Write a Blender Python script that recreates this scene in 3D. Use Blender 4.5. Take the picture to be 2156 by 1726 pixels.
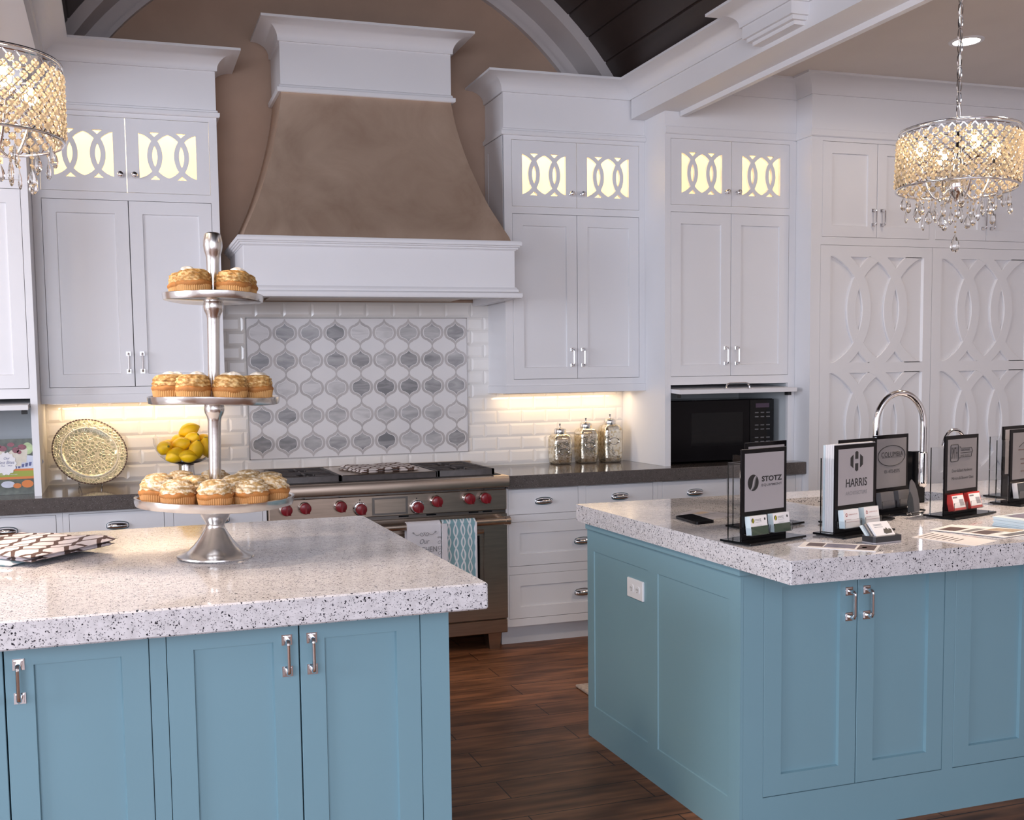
import bpy, bmesh, math, random
from math import pi, sin, cos, sqrt, radians as rad
from mathutils import Vector, Matrix

random.seed(7)
scene = bpy.context.scene
for o in list(bpy.data.objects):
    bpy.data.objects.remove(o)
COL = scene.collection

# ------------------------------------------------------------------ camera
IMG_W, IMG_H = 2156, 1726
FPX, PPX, PPY = 2168.22, 926.68, 959.0
RM = Matrix(((0.9545655, -0.29750264, -0.01723026),
             (-0.03887447, -0.06699008, -0.99699604),
             (0.2954547, 0.95236784, -0.07551168)))
cam_data = bpy.data.cameras.new('camera')
cam_data.sensor_fit = 'HORIZONTAL'
cam_data.sensor_width = 36.0
cam_data.lens = FPX / IMG_W * 36.0
cam_data.shift_x = (IMG_W / 2 - PPX) / IMG_W
cam_data.shift_y = (PPY - IMG_H / 2) / IMG_W
cam_data.clip_start = 0.05
cam = bpy.data.objects.new('camera', cam_data)
COL.objects.link(cam)
flip = Matrix(((1, 0, 0), (0, -1, 0), (0, 0, -1)))
rot = (flip @ RM).transposed().to_4x4()
cam.matrix_world = Matrix.Translation((-1.67943, -5.57429, 1.42537)) @ rot
scene.camera = cam

# ------------------------------------------------------------------ world, daylight, exposure
scene.view_settings.view_transform = 'Standard'
scene.view_settings.look = 'None'
scene.view_settings.exposure = 0.50
scene.view_settings.gamma = 1.0
scene.view_settings.use_curve_mapping = False
world = bpy.data.worlds.new('daylight')
scene.world = world
world.use_nodes = True
bg = world.node_tree.nodes['Background']
bg.inputs['Color'].default_value = (1.0, 0.90, 0.93, 1)
bg.inputs['Strength'].default_value = 0.63


def area_light(name, loc, target, sx, sy, power, color, spread=180):
    d = bpy.data.lights.new(name, 'AREA')
    d.shape = 'RECTANGLE'
    d.size, d.size_y = sx, sy
    d.energy = power
    d.color = color
    d.spread = rad(spread)
    o = bpy.data.objects.new(name, d)
    COL.objects.link(o)
    o.location = loc
    o.rotation_euler = (Vector(target) - Vector(loc)).to_track_quat('-Z', 'Y').to_euler()
    return o


# area lamps standing in for unseen daylight, left of and behind the camera
area_light('unseen_daylight', (-8.0, -4.3, 2.1), (0.6, -1.4, 1.5), 3.6, 2.4, 205, (0.80, 0.86, 1.0))
area_light('unseen_daylight', (-3.4, -8.6, 2.2), (0.4, -1.2, 1.2), 3.0, 2.2, 150, (0.80, 0.86, 1.0))  # added so frontal-left light clears the left island and reaches the end panel
area_light('unseen_daylight', (-1.0, -9.2, 2.1), (-0.4, 0.0, 1.6), 4.5, 2.2, 34, (0.70, 0.78, 1.0))
# warm recessed ceiling lamps (one is in view at the right)
for lx, ly, lp_ in ((2.40, -1.35, 2.0), (2.40, -3.6, 16), (-2.75, -1.5, 3), (-2.75, -3.6, 14)):
    area_light('downlight', (lx, ly, 3.03), (lx, ly, 0), 0.12, 0.12, lp_, (1.0, 0.80, 0.62), 150)
for lx, ly, tx, ty in ((-2.45, -2.7, -1.6, -2.5), (1.9, -2.7, 1.0, -2.6)):  # aimed warm spots added above the islands to warm their tops, without fixtures
    area_light('downlight', (lx, ly, 3.03), (tx, ty, 0.9), 0.12, 0.12, 9, (1.0, 0.78, 0.60), 70)

# ------------------------------------------------------------------ materials
MATS = {}


def new_mat(name):
    m = bpy.data.materials.new(name)
    m.use_nodes = True
    nt = m.node_tree
    b = nt.nodes['Principled BSDF']
    MATS[name] = m
    return m, nt, b


def node(nt, kind, **kw):
    n = nt.nodes.new(kind)
    for k, v in kw.items():
        if k in n.inputs:
            n.inputs[k].default_value = v
        else:
            setattr(n, k, v)
    return n


def col4(c):
    return (c[0], c[1], c[2], 1.0)


def simple(name, color, rough=0.5, metal=0.0, spec=0.5, noise=0.0, nscale=8.0, bump=0.0, coat=0.0, bscale=60.0, stretch=None):
    """principled material with soft procedural variation of colour and surface"""
    m, nt, b = new_mat(name)
    b.inputs['Base Color'].default_value = col4(color)
    b.inputs['Roughness'].default_value = rough
    b.inputs['Metallic'].default_value = metal
    b.inputs['Specular IOR Level'].default_value = spec
    b.inputs['Coat Weight'].default_value = coat
    tc = node(nt, 'ShaderNodeTexCoord')
    src = tc.outputs['Object']
    if stretch:
        mp = node(nt, 'ShaderNodeMapping')
        mp.inputs['Scale'].default_value = stretch
        nt.links.new(src, mp.inputs['Vector'])
        src = mp.outputs['Vector']
    if noise > 0:
        n = node(nt, 'ShaderNodeTexNoise', Scale=nscale, Detail=4.0)
        nt.links.new(src, n.inputs['Vector'])
        r = node(nt, 'ShaderNodeValToRGB')
        r.color_ramp.elements[0].position = 0.3
        r.color_ramp.elements[1].position = 0.7
        r.color_ramp.elements[0].color = col4([max(0, c * (1 - noise)) for c in color])
        r.color_ramp.elements[1].color = col4([min(1, c * (1 + noise)) for c in color])
        nt.links.new(n.outputs['Fac'], r.inputs['Fac'])
        nt.links.new(r.outputs['Color'], b.inputs['Base Color'])
    if bump > 0:
        n2 = node(nt, 'ShaderNodeTexNoise', Scale=bscale, Detail=3.0)
        nt.links.new(src, n2.inputs['Vector'])
        bp = node(nt, 'ShaderNodeBump', Strength=bump, Distance=0.004)
        nt.links.new(n2.outputs['Fac'], bp.inputs['Height'])
        nt.links.new(bp.outputs['Normal'], b.inputs['Normal'])
    return m


def glass(name, color=(1, 1, 1), rough=0.02, ior=1.45, alpha_mix=0.0):
    m, nt, b = new_mat(name)
    b.inputs['Base Color'].default_value = col4(color)
    b.inputs['Roughness'].default_value = rough
    b.inputs['Transmission Weight'].default_value = 1.0
    b.inputs['IOR'].default_value = ior
    return m


def emit(name, color, strength):
    m, nt, b = new_mat(name)
    b.inputs['Base Color'].default_value = col4(color)
    b.inputs['Emission Color'].default_value = col4(color)
    b.inputs['Emission Strength'].default_value = strength
    return m


simple('paint_white', (0.76, 0.755, 0.775), 0.38, noise=0.012, nscale=3)
simple('paint_grey', (0.45, 0.50, 0.53), 0.6, noise=0.02)
simple('paint_teal', (0.195, 0.345, 0.41), 0.36, noise=0.015, nscale=3)
simple('paint_trim', (0.72, 0.715, 0.735), 0.42, noise=0.012, nscale=3)
simple('paint_arch', (0.52, 0.48, 0.475), 0.5, noise=0.02, nscale=3)
simple('wall_taupe', (0.42, 0.29, 0.215), 0.75, noise=0.05, nscale=5, bump=0.06, bscale=180)
simple('ceiling_paint', (0.66, 0.61, 0.57), 0.8, noise=0.02, nscale=4)
simple('dark_inside', (0.035, 0.033, 0.032), 0.7, noise=0.1)
simple('niche_inside', (0.55, 0.58, 0.60), 0.55, noise=0.02)
simple('chrome', (0.80, 0.80, 0.82), 0.08, metal=1.0, noise=0.03, nscale=40)
simple('nickel', (0.60, 0.58, 0.56), 0.16, metal=1.0, noise=0.06, nscale=20)
simple('cast_silver', (0.72, 0.70, 0.68), 0.2, metal=1.0, noise=0.12, nscale=14, bump=0.12, bscale=30)
simple('stainless', (0.50, 0.41, 0.335), 0.30, metal=1.0, noise=0.1, nscale=6, stretch=(1, 1, 14))
simple('stainless_dark', (0.22, 0.20, 0.185), 0.35, metal=1.0, noise=0.1)
simple('cast_iron', (0.055, 0.046, 0.045), 0.55, noise=0.2, nscale=40, bump=0.1, bscale=200)
simple('black_gloss', (0.005, 0.005, 0.006), 0.06, spec=0.25, noise=0.1)
simple('black_panel', (0.007, 0.006, 0.007), 0.14, spec=0.12, noise=0.1)
simple('black_rubber', (0.02, 0.02, 0.02), 0.6, noise=0.1)
simple('red_knob', (0.20, 0.008, 0.014), 0.30, noise=0.05, coat=0.3)
simple('tile_white', (0.80, 0.765, 0.73), 0.12, noise=0.03, nscale=2.5, coat=0.2)
simple('grout', (0.70, 0.68, 0.65), 0.8, noise=0.05)
simple('paper_white', (0.80, 0.78, 0.78), 0.6, noise=0.01)
simple('paper_sign', (0.34, 0.32, 0.34), 0.35, noise=0.01)
simple('paper_sign_grey', (0.19, 0.18, 0.19), 0.35, noise=0.02)
simple('ink_black', (0.012, 0.012, 0.014), 0.5, noise=0.05)
simple('ink_grey', (0.20, 0.20, 0.21), 0.5, noise=0.05)
simple('ink_red', (0.30, 0.03, 0.03), 0.5, noise=0.05)
simple('card_red', (0.50, 0.035, 0.03), 0.5, noise=0.05)
simple('card_green', (0.05, 0.09, 0.05), 0.4, noise=0.1)
simple('card_dark', (0.045, 0.05, 0.055), 0.4, noise=0.1)
simple('card_grey', (0.13, 0.125, 0.13), 0.4, noise=0.1)
simple('ink_yellow', (0.55, 0.50, 0.03), 0.5, noise=0.05)
simple('ink_violet', (0.19, 0.18, 0.25), 0.4, noise=0.3, nscale=60)
simple('ink_tan', (0.42, 0.30, 0.18), 0.4, noise=0.3, nscale=50)
simple('ink_brown', (0.10, 0.06, 0.055), 0.4, noise=0.4, nscale=60)
simple('card_edge', (0.62, 0.72, 0.76), 0.5, noise=0.04)
simple('lemon', (1.0, 0.585, 0.004), 0.32, noise=0.06, nscale=30, bump=0.25, bscale=160)
simple('lemon_stem', (0.28, 0.20, 0.03), 0.6, noise=0.2)
simple('cupcake_wrapper', (0.56, 0.30, 0.10), 0.55, noise=0.10, nscale=40)
simple('cupcake_wrapper_pale', (0.54, 0.27, 0.095), 0.55, noise=0.10, nscale=40)
simple('cupcake_cake', (0.42, 0.17, 0.04), 0.7, noise=0.18, nscale=60, bump=0.3, bscale=120)
simple('cream', (0.82, 0.77, 0.68), 0.4, noise=0.03)
simple('sink_bronze', (0.10, 0.065, 0.04), 0.35, noise=0.2, metal=0.4)
simple('outlet_white', (0.80, 0.82, 0.86), 0.3, noise=0.01)
simple('mat_cloth', (0.42, 0.35, 0.30), 0.9, noise=0.2, nscale=60, bump=0.5, bscale=300)
simple('stripe_orange', (0.62, 0.18, 0.03), 0.4, noise=0.04)
simple('stripe_green', (0.30, 0.33, 0.03), 0.4, noise=0.04)
simple('cover_dark', (0.06, 0.07, 0.05), 0.35, noise=0.5, nscale=40)
simple('cover_cup', (0.62, 0.56, 0.46), 0.35, noise=0.08, nscale=40)
simple('cover_berry', (0.17, 0.012, 0.03), 0.3, noise=0.4, nscale=80)
simple('cover_leaf', (0.40, 0.50, 0.25), 0.35, noise=0.2, nscale=40)
simple('cover_plate', (0.55, 0.57, 0.66), 0.35, noise=0.1, nscale=30)
simple('cover_blue', (0.06, 0.07, 0.20), 0.35, noise=0.3, nscale=60)
simple('towel_white', (0.74, 0.71, 0.73), 0.9, noise=0.03, bump=0.3, bscale=400)
simple('pleather', (0.03, 0.03, 0.035), 0.3, noise=0.1)
simple('marble_white', (0.72, 0.70, 0.70), 0.16, noise=0.03, nscale=3)
simple('ogee_grey', (0.47, 0.44, 0.435), 0.22, noise=0.14, nscale=9)
simple('hood_cream', (0.80, 0.79, 0.82), 0.35, noise=0.01)
glass('clear_acrylic', (0.98, 0.99, 1.0), 0.0, 1.25)
glass('crystal_clear', (1.0, 0.985, 0.96), 0.02, 1.5)
glass('bowl_glass', (0.97, 0.96, 0.93), 0.0, 1.22)
emit('bulb_glow', (1.0, 0.82, 0.56), 28.0)
emit('downlight_glow', (1.0, 0.90, 0.76), 14.0)
emit('display_dim', (0.05, 0.03, 0.05), 0.2)


def mat_quartz(name, base, specks, rough, bright=1.0):
    m, nt, b = new_mat(name)
    tc = node(nt, 'ShaderNodeTexCoord')
    warp = node(nt, 'ShaderNodeTexNoise', Scale=110.0, Detail=2.0)
    nt.links.new(tc.outputs['Object'], warp.inputs['Vector'])
    mx = node(nt, 'ShaderNodeMixRGB', blend_type='LINEAR_LIGHT')
    mx.inputs['Fac'].default_value = 0.006
    nt.links.new(tc.outputs['Object'], mx.inputs['Color1'])
    nt.links.new(warp.outputs['Color'], mx.inputs['Color2'])
    cur = None
    n0 = node(nt, 'ShaderNodeTexNoise', Scale=55.0, Detail=3.0)
    nt.links.new(tc.outputs['Object'], n0.inputs['Vector'])
    r0 = node(nt, 'ShaderNodeValToRGB')
    r0.color_ramp.elements[0].position = 0.35
    r0.color_ramp.elements[1].position = 0.65
    r0.color_ramp.elements[0].color = col4([c * 0.90 for c in base])
    r0.color_ramp.elements[1].color = col4([min(1, c * 1.06) for c in base])
    nt.links.new(n0.outputs['Fac'], r0.inputs['Fac'])
    cur = r0.outputs['Color']
    for scale, size, keep, c in specks:
        v = node(nt, 'ShaderNodeTexVoronoi', Scale=scale)
        nt.links.new(mx.outputs['Color'], v.inputs['Vector'])
        lt = node(nt, 'ShaderNodeMath', operation='LESS_THAN')
        nt.links.new(v.outputs['Distance'], lt.inputs[0])
        lt.inputs[1].default_value = size
        sep = node(nt, 'ShaderNodeSeparateColor')
        nt.links.new(v.outputs['Color'], sep.inputs['Color'])
        kp = node(nt, 'ShaderNodeMath', operation='LESS_THAN')
        nt.links.new(sep.outputs[0], kp.inputs[0])
        kp.inputs[1].default_value = keep
        mul = node(nt, 'ShaderNodeMath', operation='MULTIPLY')
        nt.links.new(lt.outputs[0], mul.inputs[0])
        nt.links.new(kp.outputs[0], mul.inputs[1])
        mix = node(nt, 'ShaderNodeMixRGB')
        nt.links.new(mul.outputs[0], mix.inputs['Fac'])
        nt.links.new(cur, mix.inputs['Color1'])
        mix.inputs['Color2'].default_value = col4(c)
        cur = mix.outputs['Color']
    nt.links.new(cur, b.inputs['Base Color'])
    b.inputs['Roughness'].default_value = rough
    return m


mat_quartz('quartz_island', (0.66, 0.645, 0.665),
           [(340, 0.36, 0.26, (0.24, 0.23, 0.25)), (230, 0.36, 0.20, (0.09, 0.09, 0.11)), (170, 0.34, 0.16, (0.02, 0.02, 0.03)), (100, 0.27, 0.09, (0.015, 0.015, 0.022))], 0.07)
mat_quartz('quartz_brown', (0.105, 0.088, 0.082),
           [(260, 0.36, 0.25, (0.18, 0.165, 0.16)), (170, 0.3, 0.12, (0.03, 0.026, 0.026))], 0.09)


def mat_floor():
    m, nt, b = new_mat('floor_wood')
    tc = node(nt, 'ShaderNodeTexCoord')
    br = node(nt, 'ShaderNodeTexBrick')
    br.offset = 0.37
    br.inputs['Scale'].default_value = 1.0
    br.inputs['Brick Width'].default_value = 1.25
    br.inputs['Row Height'].default_value = 0.15
    br.inputs['Mortar Size'].default_value = 0.0022
    br.inputs['Mortar Smooth'].default_value = 0.1
    br.inputs['Color1'].default_value = (0.185, 0.078, 0.036, 1)
    br.inputs['Color2'].default_value = (0.25, 0.110, 0.054, 1)
    br.inputs['Mortar'].default_value = (0.016, 0.010, 0.008, 1)
    nt.links.new(tc.outputs['Object'], br.inputs['Vector'])
    mp = node(nt, 'ShaderNodeMapping')
    mp.inputs['Scale'].default_value = (1.2, 14, 1)
    nt.links.new(tc.outputs['Object'], mp.inputs['Vector'])
    n = node(nt, 'ShaderNodeTexNoise', Scale=2.2, Detail=6.0, Distortion=0.6)
    nt.links.new(mp.outputs['Vector'], n.inputs['Vector'])
    mp2 = node(nt, 'ShaderNodeMapping')
    mp2.inputs['Scale'].default_value = (2.0, 7, 1)
    nt.links.new(tc.outputs['Object'], mp2.inputs['Vector'])
    nb = node(nt, 'ShaderNodeTexNoise', Scale=1.6, Detail=2.0)
    nt.links.new(mp2.outputs['Vector'], nb.inputs['Vector'])
    r = node(nt, 'ShaderNodeValToRGB')
    r.color_ramp.elements[0].position = 0.25
    r.color_ramp.elements[1].position = 0.75
    r.color_ramp.elements[0].color = (0.42, 0.42, 0.42, 1)
    r.color_ramp.elements[1].color = (1.35, 1.3, 1.25, 1)
    nt.links.new(n.outputs['Fac'], r.inputs['Fac'])
    r2 = node(nt, 'ShaderNodeValToRGB')
    r2.color_ramp.elements[0].position = 0.3
    r2.color_ramp.elements[1].position = 0.62
    r2.color_ramp.elements[0].color = (0.5, 0.48, 0.47, 1)
    r2.color_ramp.elements[1].color = (1.15, 1.15, 1.15, 1)
    nt.links.new(nb.outputs['Fac'], r2.inputs['Fac'])
    mu = node(nt, 'ShaderNodeMixRGB', blend_type='MULTIPLY')
    mu.inputs['Fac'].default_value = 1
    nt.links.new(br.outputs['Color'], mu.inputs['Color1'])
    nt.links.new(r.outputs['Color'], mu.inputs['Color2'])
    mu2 = node(nt, 'ShaderNodeMixRGB', blend_type='MULTIPLY')
    mu2.inputs['Fac'].default_value = 1
    nt.links.new(mu.outputs['Color'], mu2.inputs['Color1'])
    nt.links.new(r2.outputs['Color'], mu2.inputs['Color2'])
    nt.links.new(mu2.outputs['Color'], b.inputs['Base Color'])
    b.inputs['Roughness'].default_value = 0.42
    b.inputs['Specular IOR Level'].default_value = 0.22
    bp = node(nt, 'ShaderNodeBump', Strength=0.25, Distance=0.003)
    nt.links.new(br.outputs['Fac'], bp.inputs['Height'])
    bp.invert = True
    nt.links.new(bp.outputs['Normal'], b.inputs['Normal'])


mat_floor()


def mat_island_random(name, c0, c1, rough, veins=True):
    """marble whose tone differs from one tile to the next"""
    m, nt, b = new_mat(name)
    g = node(nt, 'ShaderNodeNewGeometry')
    tc = node(nt, 'ShaderNodeTexCoord')
    mp = node(nt, 'ShaderNodeMapping')
    mp.inputs['Scale'].default_value = (6, 6, 26)
    nt.links.new(tc.outputs['Object'], mp.inputs['Vector'])
    add = node(nt, 'ShaderNodeVectorMath', operation='ADD')
    nt.links.new(mp.outputs['Vector'], add.inputs[0])
    sc = node(nt, 'ShaderNodeMath', operation='MULTIPLY')
    sc.inputs[1].default_value = 40.0
    nt.links.new(g.outputs['Random Per Island'], sc.inputs[0])
    nt.links.new(sc.outputs[0], add.inputs[1])
    n = node(nt, 'ShaderNodeTexNoise', Scale=1.0, Detail=5.0, Distortion=0.8)
    nt.links.new(add.outputs[0], n.inputs['Vector'])
    ma = node(nt, 'ShaderNodeMath', operation='MULTIPLY_ADD')
    nt.links.new(n.outputs['Fac'], ma.inputs[0])
    ma.inputs[1].default_value = 0.9
    m2 = node(nt, 'ShaderNodeMath', operation='MULTIPLY_ADD')
    nt.links.new(g.outputs['Random Per Island'], m2.inputs[0])
    m2.inputs[1].default_value = 0.75
    m2.inputs[2].default_value = -0.35
    nt.links.new(m2.outputs[0], ma.inputs[2])
    r = node(nt, 'ShaderNodeValToRGB')
    r.color_ramp.elements[0].position = 0.15
    r.color_ramp.elements[1].position = 0.8
    r.color_ramp.elements[0].color = col4(c0)
    r.color_ramp.elements[1].color = col4(c1)
    nt.links.new(ma.outputs[0], r.inputs['Fac'])
    nt.links.new(r.outputs['Color'], b.inputs['Base Color'])
    b.inputs['Roughness'].default_value = rough


mat_island_random('ogee_marble', (0.20, 0.20, 0.21), (0.64, 0.62, 0.62), 0.15)


def mat_planks(name):
    m, nt, b = new_mat(name)
    g = node(nt, 'ShaderNodeNewGeometry')
    tc = node(nt, 'ShaderNodeTexCoord')
    mp = node(nt, 'ShaderNodeMapping')
    mp.inputs['Scale'].default_value = (20, 0.8, 20)
    nt.links.new(tc.outputs['Object'], mp.inputs['Vector'])
    n = node(nt, 'ShaderNodeTexNoise', Scale=1.0, Detail=5.0)
    nt.links.new(mp.outputs['Vector'], n.inputs['Vector'])
    r = node(nt, 'ShaderNodeValToRGB')
    r.color_ramp.elements[0].color = (0.012, 0.007, 0.006, 1)
    r.color_ramp.elements[1].color = (0.032, 0.019, 0.016, 1)
    nt.links.new(n.outputs['Fac'], r.inputs['Fac'])
    nt.links.new(r.outputs['Color'], b.inputs['Base Color'])
    b.inputs['Roughness'].default_value = 0.42


mat_planks('vault_wood')


def mat_hood():
    m, nt, b = new_mat('hood_metal_finish')
    tc = node(nt, 'ShaderNodeTexCoord')
    n = node(nt, 'ShaderNodeTexNoise', Scale=3.2, Detail=7.0, Distortion=0.9)
    n.inputs['Roughness'].default_value = 0.6
    nt.links.new(tc.outputs['Object'], n.inputs['Vector'])
    r = node(nt, 'ShaderNodeValToRGB')
    r.color_ramp.elements[0].position = 0.3
    r.color_ramp.elements[1].position = 0.72
    r.color_ramp.elements[0].color = (0.46, 0.32, 0.235, 1)
    r.color_ramp.elements[1].color = (0.62, 0.46, 0.35, 1)
    nt.links.new(n.outputs['Fac'], r.inputs['Fac'])
    nt.links.new(r.outputs['Color'], b.inputs['Base Color'])
    b.inputs['Metallic'].default_value = 0.55
    r2 = node(nt, 'ShaderNodeMapRange')
    r2.inputs['To Min'].default_value = 0.38
    r2.inputs['To Max'].default_value = 0.55
    nt.links.new(n.outputs['Fac'], r2.inputs['Value'])
    nt.links.new(r2.outputs['Result'], b.inputs['Roughness'])


mat_hood()


def mat_crystal():
    m, nt, b = new_mat('crystal')
    b.inputs['Base Color'].default_value = (1.0, 0.96, 0.90, 1)
    b.inputs['Roughness'].default_value = 0.03
    b.inputs['Transmission Weight'].default_value = 1.0
    b.inputs['IOR'].default_value = 1.5
    tr = node(nt, 'ShaderNodeBsdfTranslucent')
    tr.inputs['Color'].default_value = (0.95, 0.80, 0.56, 1)
    mix = node(nt, 'ShaderNodeMixShader')
    mix.inputs['Fac'].default_value = 0.32
    out = nt.nodes['Material Output']
    nt.links.new(b.outputs[0], mix.inputs[1])
    nt.links.new(tr.outputs[0], mix.inputs[2])
    nt.links.new(mix.outputs[0], out.inputs['Surface'])


mat_crystal()


def mat_pane():
    m, nt, b = new_mat('frosted_pane')
    tr = node(nt, 'ShaderNodeBsdfTranslucent')
    tr.inputs['Color'].default_value = (0.92, 0.84, 0.66, 1)
    n = node(nt, 'ShaderNodeTexNoise', Scale=30.0)
    tc = node(nt, 'ShaderNodeTexCoord')
    nt.links.new(tc.outputs['Object'], n.inputs['Vector'])
    gl = node(nt, 'ShaderNodeBsdfGlossy')
    gl.inputs['Roughness'].default_value = 0.25
    mix = node(nt, 'ShaderNodeMixShader')
    mix.inputs['Fac'].default_value = 0.04
    out = nt.nodes['Material Output']
    nt.links.new(tr.outputs[0], mix.inputs[1])
    nt.links.new(gl.outputs[0], mix.inputs[2])
    nt.links.new(mix.outputs[0], out.inputs['Surface'])


mat_pane()


def mat_wave(name, ground, line, period, wavelength, amp, width, axes=(0, 1), rough=0.9, shift=0.5):
    """two families of interlaced wavy lines (trellis print)"""
    m, nt, b = new_mat(name)
    tc = node(nt, 'ShaderNodeTexCoord')
    sep = node(nt, 'ShaderNodeSeparateXYZ')
    wn = node(nt, 'ShaderNodeTexNoise', Scale=14.0)
    nt.links.new(tc.outputs['Object'], wn.inputs['Vector'])
    wm = node(nt, 'ShaderNodeMixRGB', blend_type='LINEAR_LIGHT')
    wm.inputs['Fac'].default_value = 0.008
    nt.links.new(tc.outputs['Object'], wm.inputs['Color1'])
    nt.links.new(wn.outputs['Color'], wm.inputs['Color2'])
    nt.links.new(wm.outputs['Color'], sep.inputs[0])
    A, B = sep.outputs[axes[0]], sep.outputs[axes[1]]

    def mth(op, a, bb=None):
        n = node(nt, 'ShaderNodeMath', operation=op)
        for i, x in enumerate((a, bb)):
            if x is None:
                continue
            if isinstance(x, (int, float)):
                n.inputs[i].default_value = x
            else:
                nt.links.new(x, n.inputs[i])
        return n.outputs[0]
    s = mth('MULTIPLY', mth('SINE', mth('MULTIPLY', A, 2 * pi / wavelength)), amp)
    masks = []
    for sg, off in ((1, 0.0), (-1, period * shift)):
        v = mth('ADD', B, mth('MULTIPLY', s, sg))
        v = mth('ADD', v, off + 50 * period)
        f = mth('MODULO', v, period)
        d = mth('ABSOLUTE', mth('SUBTRACT', f, period * 0.5))
        masks.append(mth('LESS_THAN', d, width * 0.5))
    mk = mth('MAXIMUM', masks[0], masks[1])
    mix = node(nt, 'ShaderNodeMixRGB')
    nt.links.new(mk, mix.inputs['Fac'])
    mix.inputs['Color1'].default_value = col4(ground)
    mix.inputs['Color2'].default_value = col4(line)
    nt.links.new(mix.outputs['Color'], b.inputs['Base Color'])
    b.inputs['Roughness'].default_value = rough
    n2 = node(nt, 'ShaderNodeTexNoise', Scale=420.0)
    nt.links.new(tc.outputs['Object'], n2.inputs['Vector'])
    bp = node(nt, 'ShaderNodeBump', Strength=0.3, Distance=0.003)
    nt.links.new(n2.outputs['Fac'], bp.inputs['Height'])
    nt.links.new(bp.outputs['Normal'], b.inputs['Normal'])


mat_wave('print_brown', (0.72, 0.66, 0.68), (0.105, 0.062, 0.052), 0.072, 0.13, 0.020, 0.016)
mat_wave('print_brown_small', (0.76, 0.70, 0.68), (0.13, 0.075, 0.055), 0.05, 0.085, 0.014, 0.014)
mat_wave('print_teal', (0.22, 0.38, 0.42), (0.72, 0.74, 0.76), 0.037, 0.125, 0.0095, 0.0075, axes=(2, 0), shift=0.0)
mat_wave('print_teal_pale', (0.45, 0.62, 0.66), (0.74, 0.76, 0.78), 0.05, 0.12, 0.015, 0.02)


def mat_frosting(name, white, brown, bias):
    m, nt, b = new_mat(name)
    tc = node(nt, 'ShaderNodeTexCoord')
    oi = node(nt, 'ShaderNodeObjectInfo')
    ad = node(nt, 'ShaderNodeVectorMath', operation='ADD')
    nt.links.new(tc.outputs['Object'], ad.inputs[0])
    nt.links.new(oi.outputs['Location'], ad.inputs[1])
    n = node(nt, 'ShaderNodeTexNoise', Scale=42.0, Detail=4.0)
    mp = node(nt, 'ShaderNodeMapping')
    mp.inputs['Scale'].default_value = (1.0, 1.0, 3.6)
    mp.inputs['Rotation'].default_value = (0.25, 0.2, 0)
    nt.links.new(ad.outputs[0], mp.inputs['Vector'])
    nt.links.new(mp.outputs['Vector'], n.inputs['Vector'])
    n3 = node(nt, 'ShaderNodeTexNoise', Scale=150.0, Detail=3.0)
    nt.links.new(ad.outputs[0], n3.inputs['Vector'])
    ml = node(nt, 'ShaderNodeMath', operation='MULTIPLY_ADD')
    nt.links.new(n3.outputs['Fac'], ml.inputs[0])
    ml.inputs[1].default_value = 0.55
    nt.links.new(n.outputs['Fac'], ml.inputs[2])
    r = node(nt, 'ShaderNodeValToRGB')
    r.color_ramp.elements[0].position = bias - 0.10
    r.color_ramp.elements[1].position = bias + 0.10
    r.color_ramp.elements[0].color = col4(brown)
    r.color_ramp.elements[1].color = col4(white)
    e = r.color_ramp.elements.new(bias - 0.25 if bias > 0.3 else 0.01)
    e.color = col4([c * 0.72 for c in brown])
    nt.links.new(ml.outputs[0], r.inputs['Fac'])
    nt.links.new(r.outputs['Color'], b.inputs['Base Color'])
    b.inputs['Roughness'].default_value = 0.55
    bp = node(nt, 'ShaderNodeBump', Strength=0.5, Distance=0.003)
    nt.links.new(n3.outputs['Fac'], bp.inputs['Height'])
    nt.links.new(bp.outputs['Normal'], b.inputs['Normal'])


mat_frosting('frosting_toasted', (0.74, 0.52, 0.23), (0.44, 0.22, 0.055), 0.82)
mat_frosting('frosting_swirl', (0.82, 0.73, 0.57), (0.50, 0.32, 0.125), 0.81)


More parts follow.
